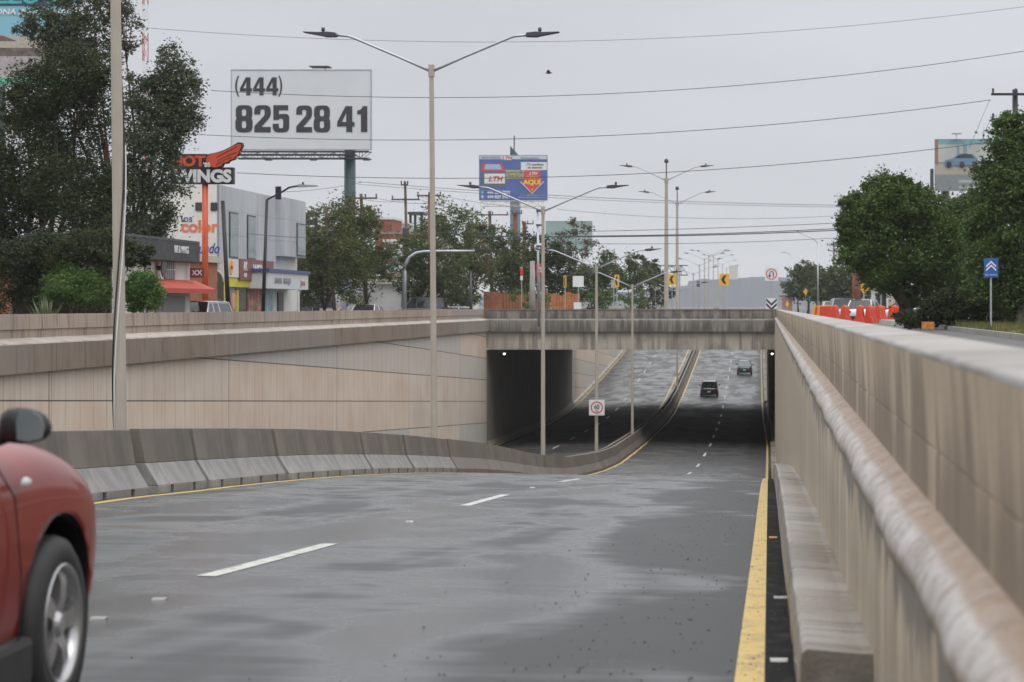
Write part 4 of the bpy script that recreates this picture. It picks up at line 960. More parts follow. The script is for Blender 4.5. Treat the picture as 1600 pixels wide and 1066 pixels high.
# kiosk board covered in notices
d = 168
t = thing('notice_board', "tall arched notice board with a blue header, covered in posters", 'sign board', (W(538, 478, d).x, d, 0))
q = W(538, 434, d); MB().box(q.x-.82, q.x+.82, d-.1, d+.1, 0, q.z-.45).build('board', m_galv, t, True)
s = MB(); arc = [(q.x+.84*math.cos(a), q.z-.32+.32*math.sin(a)) for a in np.linspace(0, math.pi, 14)]; s.prism([(q.x+.84, q.z-1.05)]+arc+[(q.x-.84, q.z-1.05)], 'y', d-.16, d+.12); s.build('header', plain("pale blue header", (.40, .44, .62), .5), t, True)
txt("SERVICIOS", .24, (q.x+.1, d-.18, q.z-.55), FACE, plain("purple letters", (.12, .05, .25), .5), t, bold=.02)
rr = random.Random(11)
for k, (u, v, w_, h_, c) in enumerate(((-.5, -1.6, .5, .7, (.5, .5, .48)), (.1, -1.5, .5, .6, (.38, .36, .3)), (.55, -1.5, .4, .6, (.08, .09, .12)), (-.45, -2.3, .5, .5, (.4, .36, .22)), (.05, -2.4, .4, .8, (.22, .18, .3)), (.52, -2.35, .5, .6, (.42, .42, .4)))):
    MB().box(q.x+u-w_/2, q.x+u+w_/2, d-.14, d-.105, q.z+v-h_/2, q.z+v+h_/2).build('poster', plain("poster %d" % k, c, .6, var=.5, scale=5), t, True)
# white low building
d = 176
t = thing('building', "white low building with a cream eave, behind the notice board", 'building', (W(595, 478, d).x, d, 0))
a = W(556, 444, d); b = W(626, 444, d); MB().box(a.x, b.x, d, d+9, 0, a.z).build('wall', m_white, t, True); MB().box(a.x-.2, b.x+.1, d-.4, d+9.2, a.z, a.z+.38).build('eave', m_cream, t, True)
s = MB(); s.prism([(a.x, a.z+.38), (b.x, a.z+.38), (b.x-1.4, a.z+1.0), (a.x+.3, a.z+1.15)], 'y', d+1, d+8); s.build('roof', plain("brown roof", (.16, .12, .10), .8), t, True)
MB().tube([(W(575, 431, d).x, d-1, W(0, 431, d).z), (W(602, 431, d).x, d-1, W(0, 432, d).z)], [.12, .26], 12).build('roof_duct', m_signw, t, True)
t = thing('building', "pale small building with a glazed door right of the white wall", 'building', (W(642, 478, d).x, d, 0))
a = W(627, 444, d); b = W(664, 444, d); MB().box(a.x, b.x, d+.5, d+8, 0, a.z-.1).build('wall', m_cream, t, True); MB().box(a.x-.0, b.x+.3, d+.2, d+8.2, a.z-.1, a.z+.15).build('roof', m_galv, t, True)
for k in range(3): MB().box(a.x+.25+.4*k, a.x+.55+.4*k, d+.44, d+.49, 0, 2.4).build('glazed_door', m_glass, t, True)
# pediment sign
d = 182
t = thing('shop_sign', "white arched shop sign with a round mascot badge, behind the curved mast", 'sign', (W(612, 478, d).x, d, 0))
q = W(612, 424, d); a = W(592, 424, d); b = W(633, 411, d)
s = MB(); arc = [(q.x+.62*math.cos(k), b.z+.55*math.sin(k)) for k in np.linspace(0, math.pi, 14)]; s.prism([(b.x, a.z), (b.x, b.z)]+arc+[(a.x, b.z), (a.x, a.z)], 'y', d, d+.3); s.build('panel', plain("pale blue white", (.48, .54, .58), .5), t, True)
MB().box(a.x-.22, a.x-.01, d, d+.35, a.z-.3, b.z).build('side_edge', plain("blue edge", (.03, .08, .22), .5), t, True)
s = MB(); s.prism([(q.x+.32*math.cos(k*.4), a.z+.42+.32*math.sin(k*.4)) for k in range(16)], 'y', d-.03, d-.005); s.build('badge', plain("teal badge", (.08, .30, .38), .5), t, True)
txt("PERLA", .30, (q.x, d-.04, b.z+.1), FACE, m_bred, t, bold=.02)
for x in (a.x+.3, b.x-.3): MB().tube([(x, d+.15, 0), (x, d+.15, a.z)], .08, 8).build('post', m_dsteel, t, True)
# brick blocks and pale buildings further off
def block(label, px0, px1, py0, d, m, depth=8, roof=None, win=None, name='building'):
    a = W(px0, py0, d); b = W(px1, py0, d)
    t = thing(name, label, 'building', ((a.x+b.x)/2, d, 0)); MB().box(a.x, b.x, d, d+depth, 0, a.z).build('wall', m, t, True)
    MB().box(a.x-.12, b.x+.12, d-.12, d+depth+.1, a.z, a.z+.28).build('roof_edge', roof or m_white, t, True)
    for (u, v, w_, h_) in (win or []):
        x = a.x+(b.x-a.x)*u; f = MB().box(x-w_/2, x+w_/2, d-.05, d-.005, a.z-v-h_, a.z-v).build('window', m_dsteel, t, True)
        MB().box(x-w_/2+.08, x+w_/2-.08, d-.06, d-.05, a.z-v-h_+.08, a.z-v-.08).build('pane', m_glass, f, True)
    return t
block("red brick cube building with a white roof edge, on the skyline", 586, 613, 343, 270, m_brick, 7)
block("long lower red brick building below the brick cube", 590, 665, 366, 262, m_brick, 7, plain("dull roof edge", (.25, .2, .17), .7), [(.5, .5, 1.0, .8)])
block("pale concrete block joined right of the brick cube", 614, 630, 350, 285, m_cream, 8)
block("red brick wall building seen behind the yellowish tree", 517, 545, 364, 250, m_brick, 6)
block("pale pinkish wall building behind the brown tree", 478, 505, 355, 255, plain("pinkish wall", (.30, .22, .19), .8, var=.2), 8)
block("white low house glimpsed between the trees under the brick building", 600, 660, 378, 256, m_white, 4)
block("white-roofed low house left of the dark skyline tree", 672, 735, 380, 270, m_white, 8)
block("small white gatehouse wall among the trees, behind the shop", 448, 560, 462, 172, m_cream, 4, m_galv, [(.14, .15, 1.0, .75), (.35, .15, 1.6, .75), (.62, .15, 1.4, .75), (.86, .15, 1.2, .75)])
block("pale far tower block standing above the hills", 1139, 1153, 415, 2695, m_cream, 3)
# black and white poster wall far left background
d = 240
t = thing('roof_sign', "dark rooftop hoarding left of the leaning transformer pole", 'sign', (W(482, 478, d).x, d, 0))
a = W(469, 352, d); b = W(495, 332, d); MB().box(a.x, b.x, d, d+.3, a.z, b.z).build('panel', m_char, t, True); quad(485, 494, 339, 343, m_signw, 'label_strip', t)
for x in (a.x+.2, (a.x+b.x)/2, b.x-.2): MB().tube([(x, d+.2, 0), (x, d+.2, a.z)], .08, 6).build('post', m_dsteel, t, True)
# canopy roof on stilts right of the brick building
d = 300
t = thing('water_tank_frame', "grey flat canopy on stilts on the skyline beside the dark tree", 'roof frame', (W(650, 478, d).x, d, 0))
a = W(637, 335, d); b = W(662, 331, d); MB().box(a.x, b.x, d, d+4, a.z, b.z).build('slab', m_dsteel, t, True)
for u in (.1, .4, .8): x = a.x+(b.x-a.x)*u; MB().tube([(x, d+1, 0), (x, d+1, a.z)], .18, 8).build('post', m_dsteel, t, True)

# ------------------------------------------------------------------ rusty fence, low walls
d = 192
t = thing('sheet_fence', "rusty brown corrugated sheet fence behind the left parapet near the bridge", 'fence', (W(830, 478, d).x, d, 0))
def corr(px0, px1, py, dz_=0):
    a = W(px0, py, d); b = W(px1, py, d); s = MB(); n = int((b.x-a.x)/.12); vs = []
    for k in range(n+1):
        x = a.x+(b.x-a.x)*k/n; yo = d+.04*(k % 2)
        zt_ = a.z+.10*math.sin(k*.7)*(.4 if dz_ else 1)+(.12 if (k//9) % 2 else 0)
        vs += [(x, yo, 0), (x, yo, zt_)]
    s.add(vs, [(2*k, 2*k+2, 2*k+3, 2*k+1) for k in range(n)]); s.add([(x, y+.02, z) for x, y, z in vs], [(2*k+1, 2*k+3, 2*k+2, 2*k) for k in range(n)])
    return s
corr(783, 860, 459).build('sheet', m_rust, t, True); corr(861, 906, 460).build('sheet', plain("orange rust", (.34, .13, .05), .75, var=.3), t, True)
a = W(756, 456, d); b = W(783, 456, d); MB().box(a.x, b.x, d-.1, d-.04, 0, a.z).build('flat_sheet', plain("flat rust sheet", (.30, .115, .06), .75, var=.25), t, True)

# ------------------------------------------------------------------ utility poles and single lamps
def upole(label, x0, y0, x1, y1, d, r, m, arms=(), tr=None, name='utility_pole', group="utility poles", tilt=0, gz=0.0, ins=True):
    """(x1,y1) top and x0 where the pole meets the parapet line"""
    top = W(x1, y1, d); fx = W(x0, y0, d); k = (fx.z-gz)/(top.z-fx.z); base = Vector((fx.x+(fx.x-top.x)*k, d, gz))
    t = thing(name, label, 'utility pole', base, 0, group)
    MB().tube([base, top], [r*1.15, r*.85], 10).build('pole', m, t, True, smooth=True)
    for (px0, px1, py) in arms:
        a = W(px0, py, d); b = W(px1, py, d); a.y -= r; b.y -= r
        ar = MB().box(a.x, b.x, d-r-.1, d-r+.02, a.z-.06, a.z+.06).build('crossarm', m_wood if m != m_black else m_black, t, True)
        if ins:
            for u in (.04, .5, .96):
                q = a.lerp(b, u); MB().lathe([(0, .26), (.05, .24), (.07, .16), (.04, .12), (.07, .08), (.03, 0)], 8, Matrix.Translation(q+Vector((0, -.04, .06)))).build('insulator', m_dsteel, t, True)
    if tr:
        q = W(tr[0], tr[1], d); MB().lathe([(0, -.45), (.26, -.45), (.28, .35), (.2, .45), (0, .45)], 14, Matrix.Translation(q+Vector((0, -.35, 0)))).build('transformer', m_dsteel, t, True)
    return t
upole("thick black pole beside the orange sign post", 357, 488, 348, 314, 104, .10, m_black)
upole("leaning timber pole with a grey transformer, left of the notice board", 523, 488, 509, 325, 150, .11, m_wood, (), (517, 370))
upole("timber pole with two crossarms right of the teal column", 573, 480, 564, 303, 165, .13, m_wood, ((553, 590, 310), (555, 575, 327)))
upole("small far grey pole between the crossarm poles", 579, 470, 579, 325, 240, .13, m_dsteel, ((570, 590, 346),))
upole("tall timber pole with a wide crossarm above the brick building", 637, 470, 633, 284, 185, .12, m_wood, ((612, 656, 312), (627, 638, 289)), (635, 364))
upole("rust red pole with a crossarm at the second lamp post", 671, 470, 671, 303, 185, .14, m_redpole, ((652, 690, 306),))
upole("grey pole topped by a flat crossarm, behind the end of the signal mast", 769, 470, 765, 330, 220, .17, m_wood, ((745, 795, 336),))
upole("slim grey pole standing among the trees right of the signal mast", 736, 484, 735, 425, 170, .11, m_dsteel)
upole("rust red pole directly under the blue billboard", 806, 480, 805, 332, 215, .26, m_redpole, ((800, 816, 334),))
upole("second rust red pole right of the one under the blue billboard", 820, 480, 819, 346, 225, .2, m_redpole, ((816, 834, 350),))
upole("stout concrete stump pole at the rusty fence", 832, 480, 832, 408, 180, .22, m_side, ())
upole("rust red pole with a stepped crossarm by the concrete stump", 834, 470, 833, 375, 222, .15, m_redpole, ((829, 845, 379),))
upole("slim dark lattice pole immediately left of the third lamp post", 841.5, 484, 840, 322, 150, .08, m_galv, ((838, 848, 330), (838, 848, 352), (838, 848, 385)), ins=False)
upole("broad rust brown post by the orange barriers", 1338, 488, 1338, 405, 160, .30, m_redpole, gz=.4)
upole("far thin pole with crossarms beyond the ficus tree", 1303, 440, 1303, 379, 330, .12, m_wood, ((1292, 1314, 383), (1294, 1312, 392)), gz=.15)
upole("dark timber pole with two heavy crossarms at the top right corner", 1588, 480, 1586, 140, 120, .17, m_black, ((1548, 1625, 148), (1548, 1625, 187)), gz=.4)
def single_lamp(label, pts, foot, d, r=.07, m=m_black, gz=0.0, head=True, name='street_lamp', tr=None, group="single-armed street lamps"):
    base = W(foot[0], foot[1], d); p0 = W(*pts[0], d); k = (base.z-gz)/(p0.z-base.z); b = Vector((base.x+(base.x-p0.x)*k, d, gz))
    t = thing(name, label, 'street lamp', b, 0, group)
    MB().tube([b, p0], [r*1.1, r*.8], 10).build('pole', m, t, True, smooth=True)
    MB().tube([W(*q, d) for q in pts], r*.55, 8).build('arm', m, t, True, smooth=True)
    if head:
        e_ = W(*pts[-1], d); f_ = W(*pts[-2], d); sg = 1 if e_.x > f_.x else -1
        MB().prism([(e_.x-sg*.1, e_.z-.06), (e_.x+sg*.75, e_.z-.02), (e_.x+sg*.78, e_.z+.03), (e_.x-sg*.1, e_.z+.09)][::sg], 'y', d-.12, d+.12).build('lamp_head', m_galv, t, True)
        MB().lathe([(0, .12), (.05, .1), (.05, 0)], 8, Matrix.Translation((e_.x+sg*.1, d, e_.z+.08))).build('sensor', m_dsteel, t, True)
    if tr:
        q = W(*tr, d); MB().box(q.x-.12, q.x+.12, d-.25, d-.05, q.z-.3, q.z+.3).build('control_box', m_black, t, True)
    return t
single_lamp("slim black street lamp with one bent arm, in front of the clad shop", [(417, 312), (436, 303), (452, 293), (463, 291), (470, 291)], (411, 488), 108, .085, tr=(436, 302))
single_lamp("lamp head on a thin arm poking out of the eucalyptus", [(205, 285), (222, 268), (238, 262)], (205, 470), 104, .06, m_galv)
single_lamp("far single-armed lamp beyond the right parapet, left of the ficus", [(1278, 380), (1270, 373), (1258, 368), (1248, 363)], (1278, 470), 260, .09, m_galv, .15)
single_lamp("faint far single-armed lamp over the hazy right trees", [(1236, 400), (1232, 396), (1226, 395)], (1236, 470), 420, .09, m_galv, .1)
# curved mast of the traffic signals
d = 158
pts = [(632, 488), (632, 425), (634, 412), (640, 402), (650, 395.5), (664, 393), (700, 392.5), (742, 392.5)]
b = W(632, 478, d); t = thing('signal_mast', "grey curved traffic signal mast reaching right over the road", 'traffic signal', (b.x, d, 0))
MB().tube([(b.x, d, 0)]+[W(*q, d) for q in pts[1:]], [.15, .13, .12, .11, .1, .09, .085, .075, ], 12).build('mast', m_galv, t, True, smooth=True)
q = W(755, 392, d); MB().box(q.x-.52, q.x+.52, d-.1, d+.14, q.z-.15, q.z+.12).build('signal_head', m_black, t, True, bevel=.02)
# lattice radio mast
d = 330
q = W(226.5, 478, d); t = thing('radio_mast', "thin red and white lattice radio mast behind the eucalyptus", 'radio mast', (q.x, d, 0))
for k in range(14):
    z0 = k*4.0; s = MB()
    for a in range(3):
        ax, ay = .45*math.cos(a*2.094), .45*math.sin(a*2.094); bx, by = .45*math.cos((a+1)*2.094), .45*math.sin((a+1)*2.094)
        s.tube([(ax, ay, z0), (ax, ay, z0+4)], .06, 5); s.tube([(ax, ay, z0), (bx, by, z0+2)], .03, 4); s.tube([(bx, by, z0+2), (ax, ay, z0+4)], .03, 4)
    s.build('mast_section', plain("mast red", (.40, .07, .06), .5) if k % 2 else m_signw, t)
# ------------------------------------------------------------------ road signs
def post_sign(label, px, py, wpx, hpx, foot, d, m, shape='rect', gz=0.0, pm=m_galv, name='road_sign', th=.03, yaw=0, group=None):
    c = W(px, py, d); w_ = wpx*d/F/2; h_ = hpx*d/F/2
    t = thing(name, label, 'road sign', (c.x, d, gz), 0, group)
    MB().tube([(0, .05, 0), (0, .05, c.z-gz+h_*.8)], .035, 8).build('post', pm, t)
    poly = [(-w_, -h_), (w_, -h_), (w_, h_), (-w_, h_)] if shape == 'rect' else [(0, -h_), (w_, 0), (0, h_), (-w_, 0)]
    Mx = Matrix.Translation((0, 0, c.z-gz)) @ Matrix.Rotation(yaw, 4, 'Z')
    MB().prism(poly, 'y', -th, .0, Mx).build('panel', m, t, bevel=.006)
    return t, c
t, c = post_sign("square white sign with a red ring and a black U-turn arrow", 1205.5, 428.5, 21, 21, 478, 200, m_signw)
ring(MB(), .40, .48, -.035, 28, (0, c.z)).build('ring', m_signr, t)
MB().tube([(.16, -.05, c.z-.26), (.16, -.05, c.z+.08), (.10, -.05, c.z+.20), (0, -.05, c.z+.24), (-.10, -.05, c.z+.20), (-.16, -.05, c.z+.08), (-.16, -.05, c.z-.10)], .035, 6).build('arrow', m_ink, t)
MB().prism([(-.30, c.z-.10), (-.16, c.z-.30), (-.02, c.z-.10)], 'y', -.06, -.035).build('arrow_head', m_ink, t)
t, c = post_sign("white board with two black downward chevrons at the bridge corner", 1205.5, 474.5, 18, 17, 484, 172, m_signw)
for k in range(2):
    z0 = c.z+.06-.34*k; MB().prism([(-.40, z0+.34), (-.40, z0+.16), (0, z0-.22), (.40, z0+.16), (.40, z0+.34), (0, z0-.04)], 'y', -.045, -.03).build('chevron', m_ink, t)
def chevron_sign(label, px, py, wpx, hpx, d, yaw=0):
    t, c = post_sign(label, px, py, wpx, hpx, 484, d, m_signy, gz=EYE-1.2, yaw=yaw, group="yellow chevron signs")
    w_ = wpx*d/F/2; h_ = hpx*d/F/2; Mx = Matrix.Translation((0, 0, c.z-t.location.z)) @ Matrix.Rotation(yaw, 4, 'Z')
    MB().prism([(w_*.5, h_*.72), (-w_*.1, h_*.72), (-w_*.65, 0), (-w_*.1, -h_*.72), (w_*.5, -h_*.72), (w_*.0, 0)][::-1], 'y', -.045, -.03, Mx).build('chevron', m_ink, t)
chevron_sign("yellow sign with a black left chevron, beside the second camera lamp", 1050, 437, 12, 17, 178)
chevron_sign("yellow sign with a black left chevron, farthest right of the yellow ones", 1131.5, 437, 15, 18, 176)
chevron_sign("narrow turned yellow chevron sign above the rusty fence end", 883, 440, 13, 19, 180, R(-66)); chevron_sign("turned yellow chevron sign right of the fourth lamp post", 964, 439, 13, 19, 180, R(-52))
t, c = post_sign("square grey back of a road sign near the rusty fence end", 903.5, 440, 17, 17, 484, 182, m_signw)
post_sign("small white plate low at the parapet under the square sign back", 902.5, 478, 12, 11, 484, 181, m_signw)
post_sign("narrow grey sign back left of the tallest camera lamp", 959, 444, 9, 13, 484, 185, m_galv)
t, c = post_sign("narrow red and white sign on a thin post over the rusty fence", 815, 428, 4, 20, 484, 182, m_signw); MB().box(-.1, .1, -.045, -.03, c.z-.15, c.z+.45).build('red_band', m_signr, t)
t, c = post_sign("small red sign with white letters left of the third lamp post", 843.5, 422, 11, 20, 484, 178, m_signr); txt("TEL\n24", .24, (0, -.045, c.z), FACE, m_signw, t, world=False, bold=.02)
post_sign("small grey blank sign plate beside the tall camera lamps", 1024, 447, 6, 14, 484, 260, m_galv); post_sign("small hazy green sign plate beyond the bridge", 1091, 444, 5, 9, 484, 330, m_teal)
t, c = post_sign("blue sign with white double chevrons on a steel post under the right trees", 1548.5, 419, 22, 30, 520, 80, m_signb, gz=.4)
for k in range(2):
    z0 = c.z-.4+.04-.13*k+.07; MB().prism([(-.17, z0-.09), (0, z0+.07), (.17, z0-.09), (.17, z0-.02), (0, z0+.14), (-.17, z0-.02)][::-1], 'y', -.045, -.03).build('chevron', m_signw, t)
txt("EST. NORTE", .075, (0, -.045, c.z-.4-.24), FACE, m_signw, t, world=False)
t, c = post_sign("yellow diamond warning sign behind the white car", 1349.5, 450, 19, 19, 478, 185, m_signy, 'dia', gz=.3); MB().prism([(-.28, c.z-.3-.05), (.28, c.z-.3-.05), (.24, c.z-.3+.04), (.1, c.z-.3+.04), (.0, c.z-.3+.12), (-.12, c.z-.3+.02)], 'y', -.045, -.03).build('symbol', m_ink, t)
post_sign("hazy yellow diamond sign left of the far barriers", 1259, 456, 9, 11, 478, 300, m_signy, 'dia', gz=.15); post_sign("small yellow plate above the white shed", 1381, 445, 7, 7, 478, 190, m_signy, gz=.3); post_sign("tiny second yellow plate beside the shed", 1391, 449, 4, 5, 478, 192, m_signy, gz=.3)
t, c = post_sign("small yellow diamond marker at the end of the right parapet", 1230, 475, 6, 12, 484, 190, m_signy, 'dia', gz=.2)
o = block("pink and white small kiosk beyond the end of the right parapet", 1222, 1238, 462, 330, plain("pink kiosk paint", (.42, .24, .24), .7, var=.3, scale=.8), 4)
t, c = post_sign("low orange and yellow warning plate under the ficus tree", 1450, 509, 20, 12, 516, 88, plain("worn orange sign", (.42, .17, .03), .6, var=.4, scale=6), gz=.35)
# ------------------------------------------------------------------ right side: shed, barriers
block("small white shed with grey posts by the orange barriers", 1365, 1388, 452, 170, m_white, 4, m_galv, [(.3, .3, .35, 1.2), (.7, .3, .35, 1.2)], name='shed')
block("second white shed wall behind the ficus trunks", 1392, 1425, 456, 178, m_cream, 3, m_galv, [(.4, .5, .6, .6)], name='shed')
block("pale far building seen through the right tree trunks", 1440, 1600, 462, 150, m_cream, 5, m_galv, [(.15, .3, .7, .6), (.35, .3, .7, .6), (.7, .3, .7, .6)])
def water_barrier(m):
    t = thing('plastic_barrier', 'x', 'traffic barrier', (0, 0, 0))
    s = MB(); L = .62
    s.prism([(-.30, 0), (.30, 0), (.30, .12), (.16, .42), (.12, .95), (-.12, .95), (-.16, .42), (-.30, .12)][::-1], 'x', -L, L)
    s.build('body', m, t, bevel=.03)
    for x in (-.35, .0, .35): MB().prism([(-.31, .1), (-.135, .52), (-.135, .8), (-.16, .8), (-.17, .5), (-.325, .16)], 'x', x-.03, x+.03).build('rib', m, t)
    MB().box(-.12, .12, -.05, .05, .955, 1.02).build('filler_cap', m_plasy, t)
    return t
pr = {}
def put_barrier(px, d, rz, m, lab, grp):
    if m not in pr: o = pr[m] = water_barrier(m)
    else:
        o = pr[m].copy(); C.objects.link(o)
        for ch in pr[m].children: c = ch.copy(); C.objects.link(c); c.parent = o
    o.location = (W(px, 478, d).x, d, .38); o.rotation_euler = (0, 0, rz); tag(o, lab, 'traffic barrier', grp)
GB = "orange plastic barriers across the right-hand road"
names = ["orange plastic barrier, nearest left one under the grey car", "orange plastic barrier, second under the grey car", "orange plastic barrier at the left of the white car", "orange plastic barrier in the middle before the white car", "orange plastic barrier at the right before the white car", "tilted orange plastic barrier by the white shed", "orange plastic barrier just left of the ficus trunks"]
for (px, d, rz), nm in zip(((1305, 134, 1.42), (1320.5, 131, 1.36), (1344, 128, 1.40), (1360, 128.5, 1.30), (1375.5, 131, 1.25), (1398, 136, 1.1), (1417, 136, 1.4)), names): put_barrier(px, d, rz, m_plasr, nm, GB)
for k in range(8): put_barrier(1273.5+3.6*k, 182-6*k, 1.5, m_plasr if k % 2 or k > 3 else m_plasy, "small plastic barrier, number %d of the receding line left of the grey car" % (8-k), "receding line of plastic barriers")
# verge, kerb and service road on the right
tag(MB().box(7.0, 7.15, 20, 112, .40, .56).build('kerb', m_side), "long low concrete kerb beside the grass verge under the right trees", "kerb")
g = MB(); g.sweep(yrange(20, 112, 6), lambda y: [(7.15, .54), (30, .60)]); o = g.build('verge', m_grass); tag(o, kind='structure')
rs = np.random.RandomState(3); n = 26000
gx = rs.uniform(7.2, 13, n); gy = rs.uniform(40, 110, n); hh = rs.uniform(.05, .16, n)*(1+.9*(np.sin(gx*1.3+gy*.4) > .6)); dx_ = rs.normal(0, .05, n)
V = np.stack([np.stack([gx-.02, gy, np.full(n, .54)], 1), np.stack([gx+.02, gy, np.full(n, .54)], 1), np.stack([gx+dx_, gy+rs.normal(0, .04, n), .54+hh], 1)], 1).reshape(-1, 3)
me = bpy.data.meshes.new('grass'); me.from_pydata(V.tolist(), [], [(3*k, 3*k+1, 3*k+2) for k in range(n)])
tag(link_mesh('grass', me, foliage("grass blades", (.10, .12, .035), (.17, .15, .06), (.28, .21, .09))), "dry yellow green grass on the verge under the right trees", "grass", kind='stuff')
tag(MB().prism([(0, 0), (1.6, 0), (1.45, .22), (.1, .22)], 'y', 112, 128, Matrix.Translation((6.0, 0, .38))).build('traffic_island', m_side), "low pale concrete traffic island in front of the orange barriers", "traffic island")

# ------------------------------------------------------------------ cars
def lerp_tab(x, xs, ys): return float(np.interp(x, xs, ys))
def wheel(parent, x, y, r, wd, sg, rim, spokes=5, hi=False):
    n = 40 if hi else 20
    Mx = Matrix.Translation((x, y, r)) @ Matrix.Rotation(R(90)*sg, 4, 'Y')
    w_ = MB().lathe([(r*.66, wd/2-.012), (r*.70, wd/2), (r*.86, wd/2+.004), (r*.97, wd/2-.02), (r, wd/2-.05), (r, -wd/2+.05), (r*.97, -wd/2+.02), (r*.68, -wd/2)], n, Mx).build('wheel', m_rub, parent, smooth=True)
    rm = MB(); rr = r*.66
    rm.lathe([(rr*1.04, wd/2+.0), (rr*1.02, wd/2+.008), (rr*.95, wd/2-.004), (rr*.90, wd/2-.05), (rr*.88, -wd*.3), (rr*.0, -wd*.3)], n, Mx); rm.build('rim', rim, w_, smooth=True)
    MB().lathe([(0, -.06), (rr*.86, -.06), (rr*.86, -.065)], n, Mx).build('brake_disc', m_trim, w_)
    s = MB()
    for k in range(spokes):
        a = 2*math.pi*k/spokes+.4; q = Mx @ Matrix.Rotation(a, 4, 'Z'); z0 = wd/2-.045; z1 = wd/2-.005
        a0, a1, a2 = .10*rr/.2, .17*rr/.2*1.0, .05
        vs = []
        for (x_, hw, zz) in ((rr*.10, rr*.20, z0+.015), (rr*.42, rr*.14, z1-.002), (rr*.72, rr*.17, z1-.004), (rr*.97, rr*.27, z0+.02)):
            vs += [(x_, -hw, zz), (x_, hw, zz), (x_, hw*.8, zz-.05), (x_, -hw*.8, zz-.05)]
        fs = []
        for i in range(3):
            for j in range(4): aa = i*4+j; bb = i*4+(j+1) % 4; fs.append((aa, bb, bb+4, aa+4))
        s.add(vs, fs, q)
    s.lathe([(0, z1+.004), (rr*.16, z1+.002), (rr*.24, z0+.02), (rr*.24, z0-.04)], 16, Mx)
    sp = s.build('spokes', rim, w_, smooth=False)
    return w_
def car(label, loc, rz, L=4.2, Wd=1.75, H=1.5, paintm=None, style='hatch', rim=None, group=None, wr=.31, hi=False, hood=None, name='parked_car', ts=None, wf=None, zt=None, rack=False, gl=.90, gf=None):
    t = thing(name, label, 'car', loc, rz, group)
    hb = H*.62; hw = Wd/2; l2 = L/2
    T = ts or [-1, -.97, -.9, -.7, -.4, 0, .3, .45, .7, .86, .95, 1]
    WF = wf or [.78, .90, .97, 1, 1, 1, 1, 1, .985, .94, .84, .60]
    if style == 'sedan': ZT = [.74, .84, .90, .93, .98, 1, 1, .97, .90, .83, .74, .58]
    else: ZT = [.70, .86, .97, 1, 1, 1, 1, .98, .92, .85, .76, .60]
    ZT = zt or ZT
    ZB = [.36, .28, .24, .21, .20, .20, .20, .21, .22, .25, .28, .36]
    s = MB(); rows = []; wy = L*.305
    for tt, wf_, zt_, zb_ in zip(T, WF, ZT, ZB):
        w1 = hw*wf_; z1 = hb*zt_; z0 = zb_
        zm = z0+(z1-z0)*.5
        half = [(0, z0), (w1*.86, z0), (w1*.965, z0+.07), (w1*.995, zm-.05), (w1, zm+(z1-zm)*.35), (w1*.975, z1-(z1-zm)*.28), (w1*.90, z1-.035), (w1*.78, z1+.0), (w1*.4, z1+.03), (0, z1+.04)]
        rows.append([(x, tt*l2, z) for x, z in half] + [(-x, tt*l2, z) for x, z in half[-2:0:-1]])
    n = len(rows[0])
    for r_ in rows: s.v += r_
    for i in range(len(rows)-1):
        for k in range(n): a = i*n+k; b = i*n+(k+1) % n; s.f.append((a, b, b+n, a+n))
    s.f.append(tuple(range(n-1, -1, -1))); s.f.append(tuple(range((len(rows)-1)*n, len(rows)*n))); s.mi = [0]*len(s.f)
    body = s.build('body', [paintm, m_trim], t, smooth=True, subsurf=2 if hi else 1)
    for yy in (-wy, wy):   # wheel wells cut clean through each flank
        for sg in (-1, 1):
            cu = MB().lathe([(0, -.24), (wr+.065, -.24), (wr+.065, .24), (0, .24)], 48 if hi else 24, Matrix.Translation((sg*(hw-.02), yy, wr+.02)) @ Matrix.Rotation(R(90), 4, 'Y')).build('cut', m_trim, None, smooth=False)
            bm = bmesh.new(); bm.from_mesh(cu.data); bmesh.ops.remove_doubles(bm, verts=bm.verts, dist=1e-4); bmesh.ops.recalc_face_normals(bm, faces=bm.faces); bm.to_mesh(cu.data); bm.free()
            cu.parent = t
            md = body.modifiers.new('b', 'BOOLEAN'); md.operation = 'DIFFERENCE'; md.object = cu; md.solver = 'EXACT'
            bpy.context.view_layer.update(); bake(body); bpy.data.objects.remove(cu)
            wheel(t, sg*(hw-.105), yy, wr, .205, sg, rim or m_alloy, hi=hi)
    # cabin
    if style == 'sedan': G = [(-.66, .50, .0), (-.42, .84, .96), (-.05, .88, 1.0), (.16, .86, .97), (.50, .60, .0)]
    elif style == 'wagon': G = [(-.93, .70, .0), (-.84, .84, .97), (-.3, .90, 1.0), (.18, .86, .97), (.46, .62, .0)]
    else: G = [(-.88, .66, .0), (-.66, .82, .95), (-.2, .88, 1.0), (.14, .86, .97), (.50, .62, .0)]
    if gf: G[-1] = (gf, G[-1][1], 0.0); G[-2] = (gf-.36, G[-2][1], G[-2][2])
    zb = hb-.03; zr = H-.035
    def prof(shr, y_, f, up):
        z = zb+(zr-zb)*f+up; wb = hw*gl-shr; wt = wb-(z-zb)*.28/.55*.55
        return wb, wt, z
    s = MB(); vs = []
    for (yy, ww, f) in G:
        wb, wt, z = prof(0, yy, f, 0)
        vs += [(-wb, yy*l2*1.0, zb), (wb, yy*l2, zb), (wt, yy*l2, z), (-wt, yy*l2, z)]
    fs = []
    m = len(G)
    for i in range(m-1):
        for k in range(4): a = i*4+k; b = i*4+(k+1) % 4; fs.append((a, b, b+4, a+4))
    s.add(vs, fs); s.build('windows', m_glassg if style == 'hatchg' else m_glass, t)
    # roof skin over the glasshouse
    s = MB(); vs = []
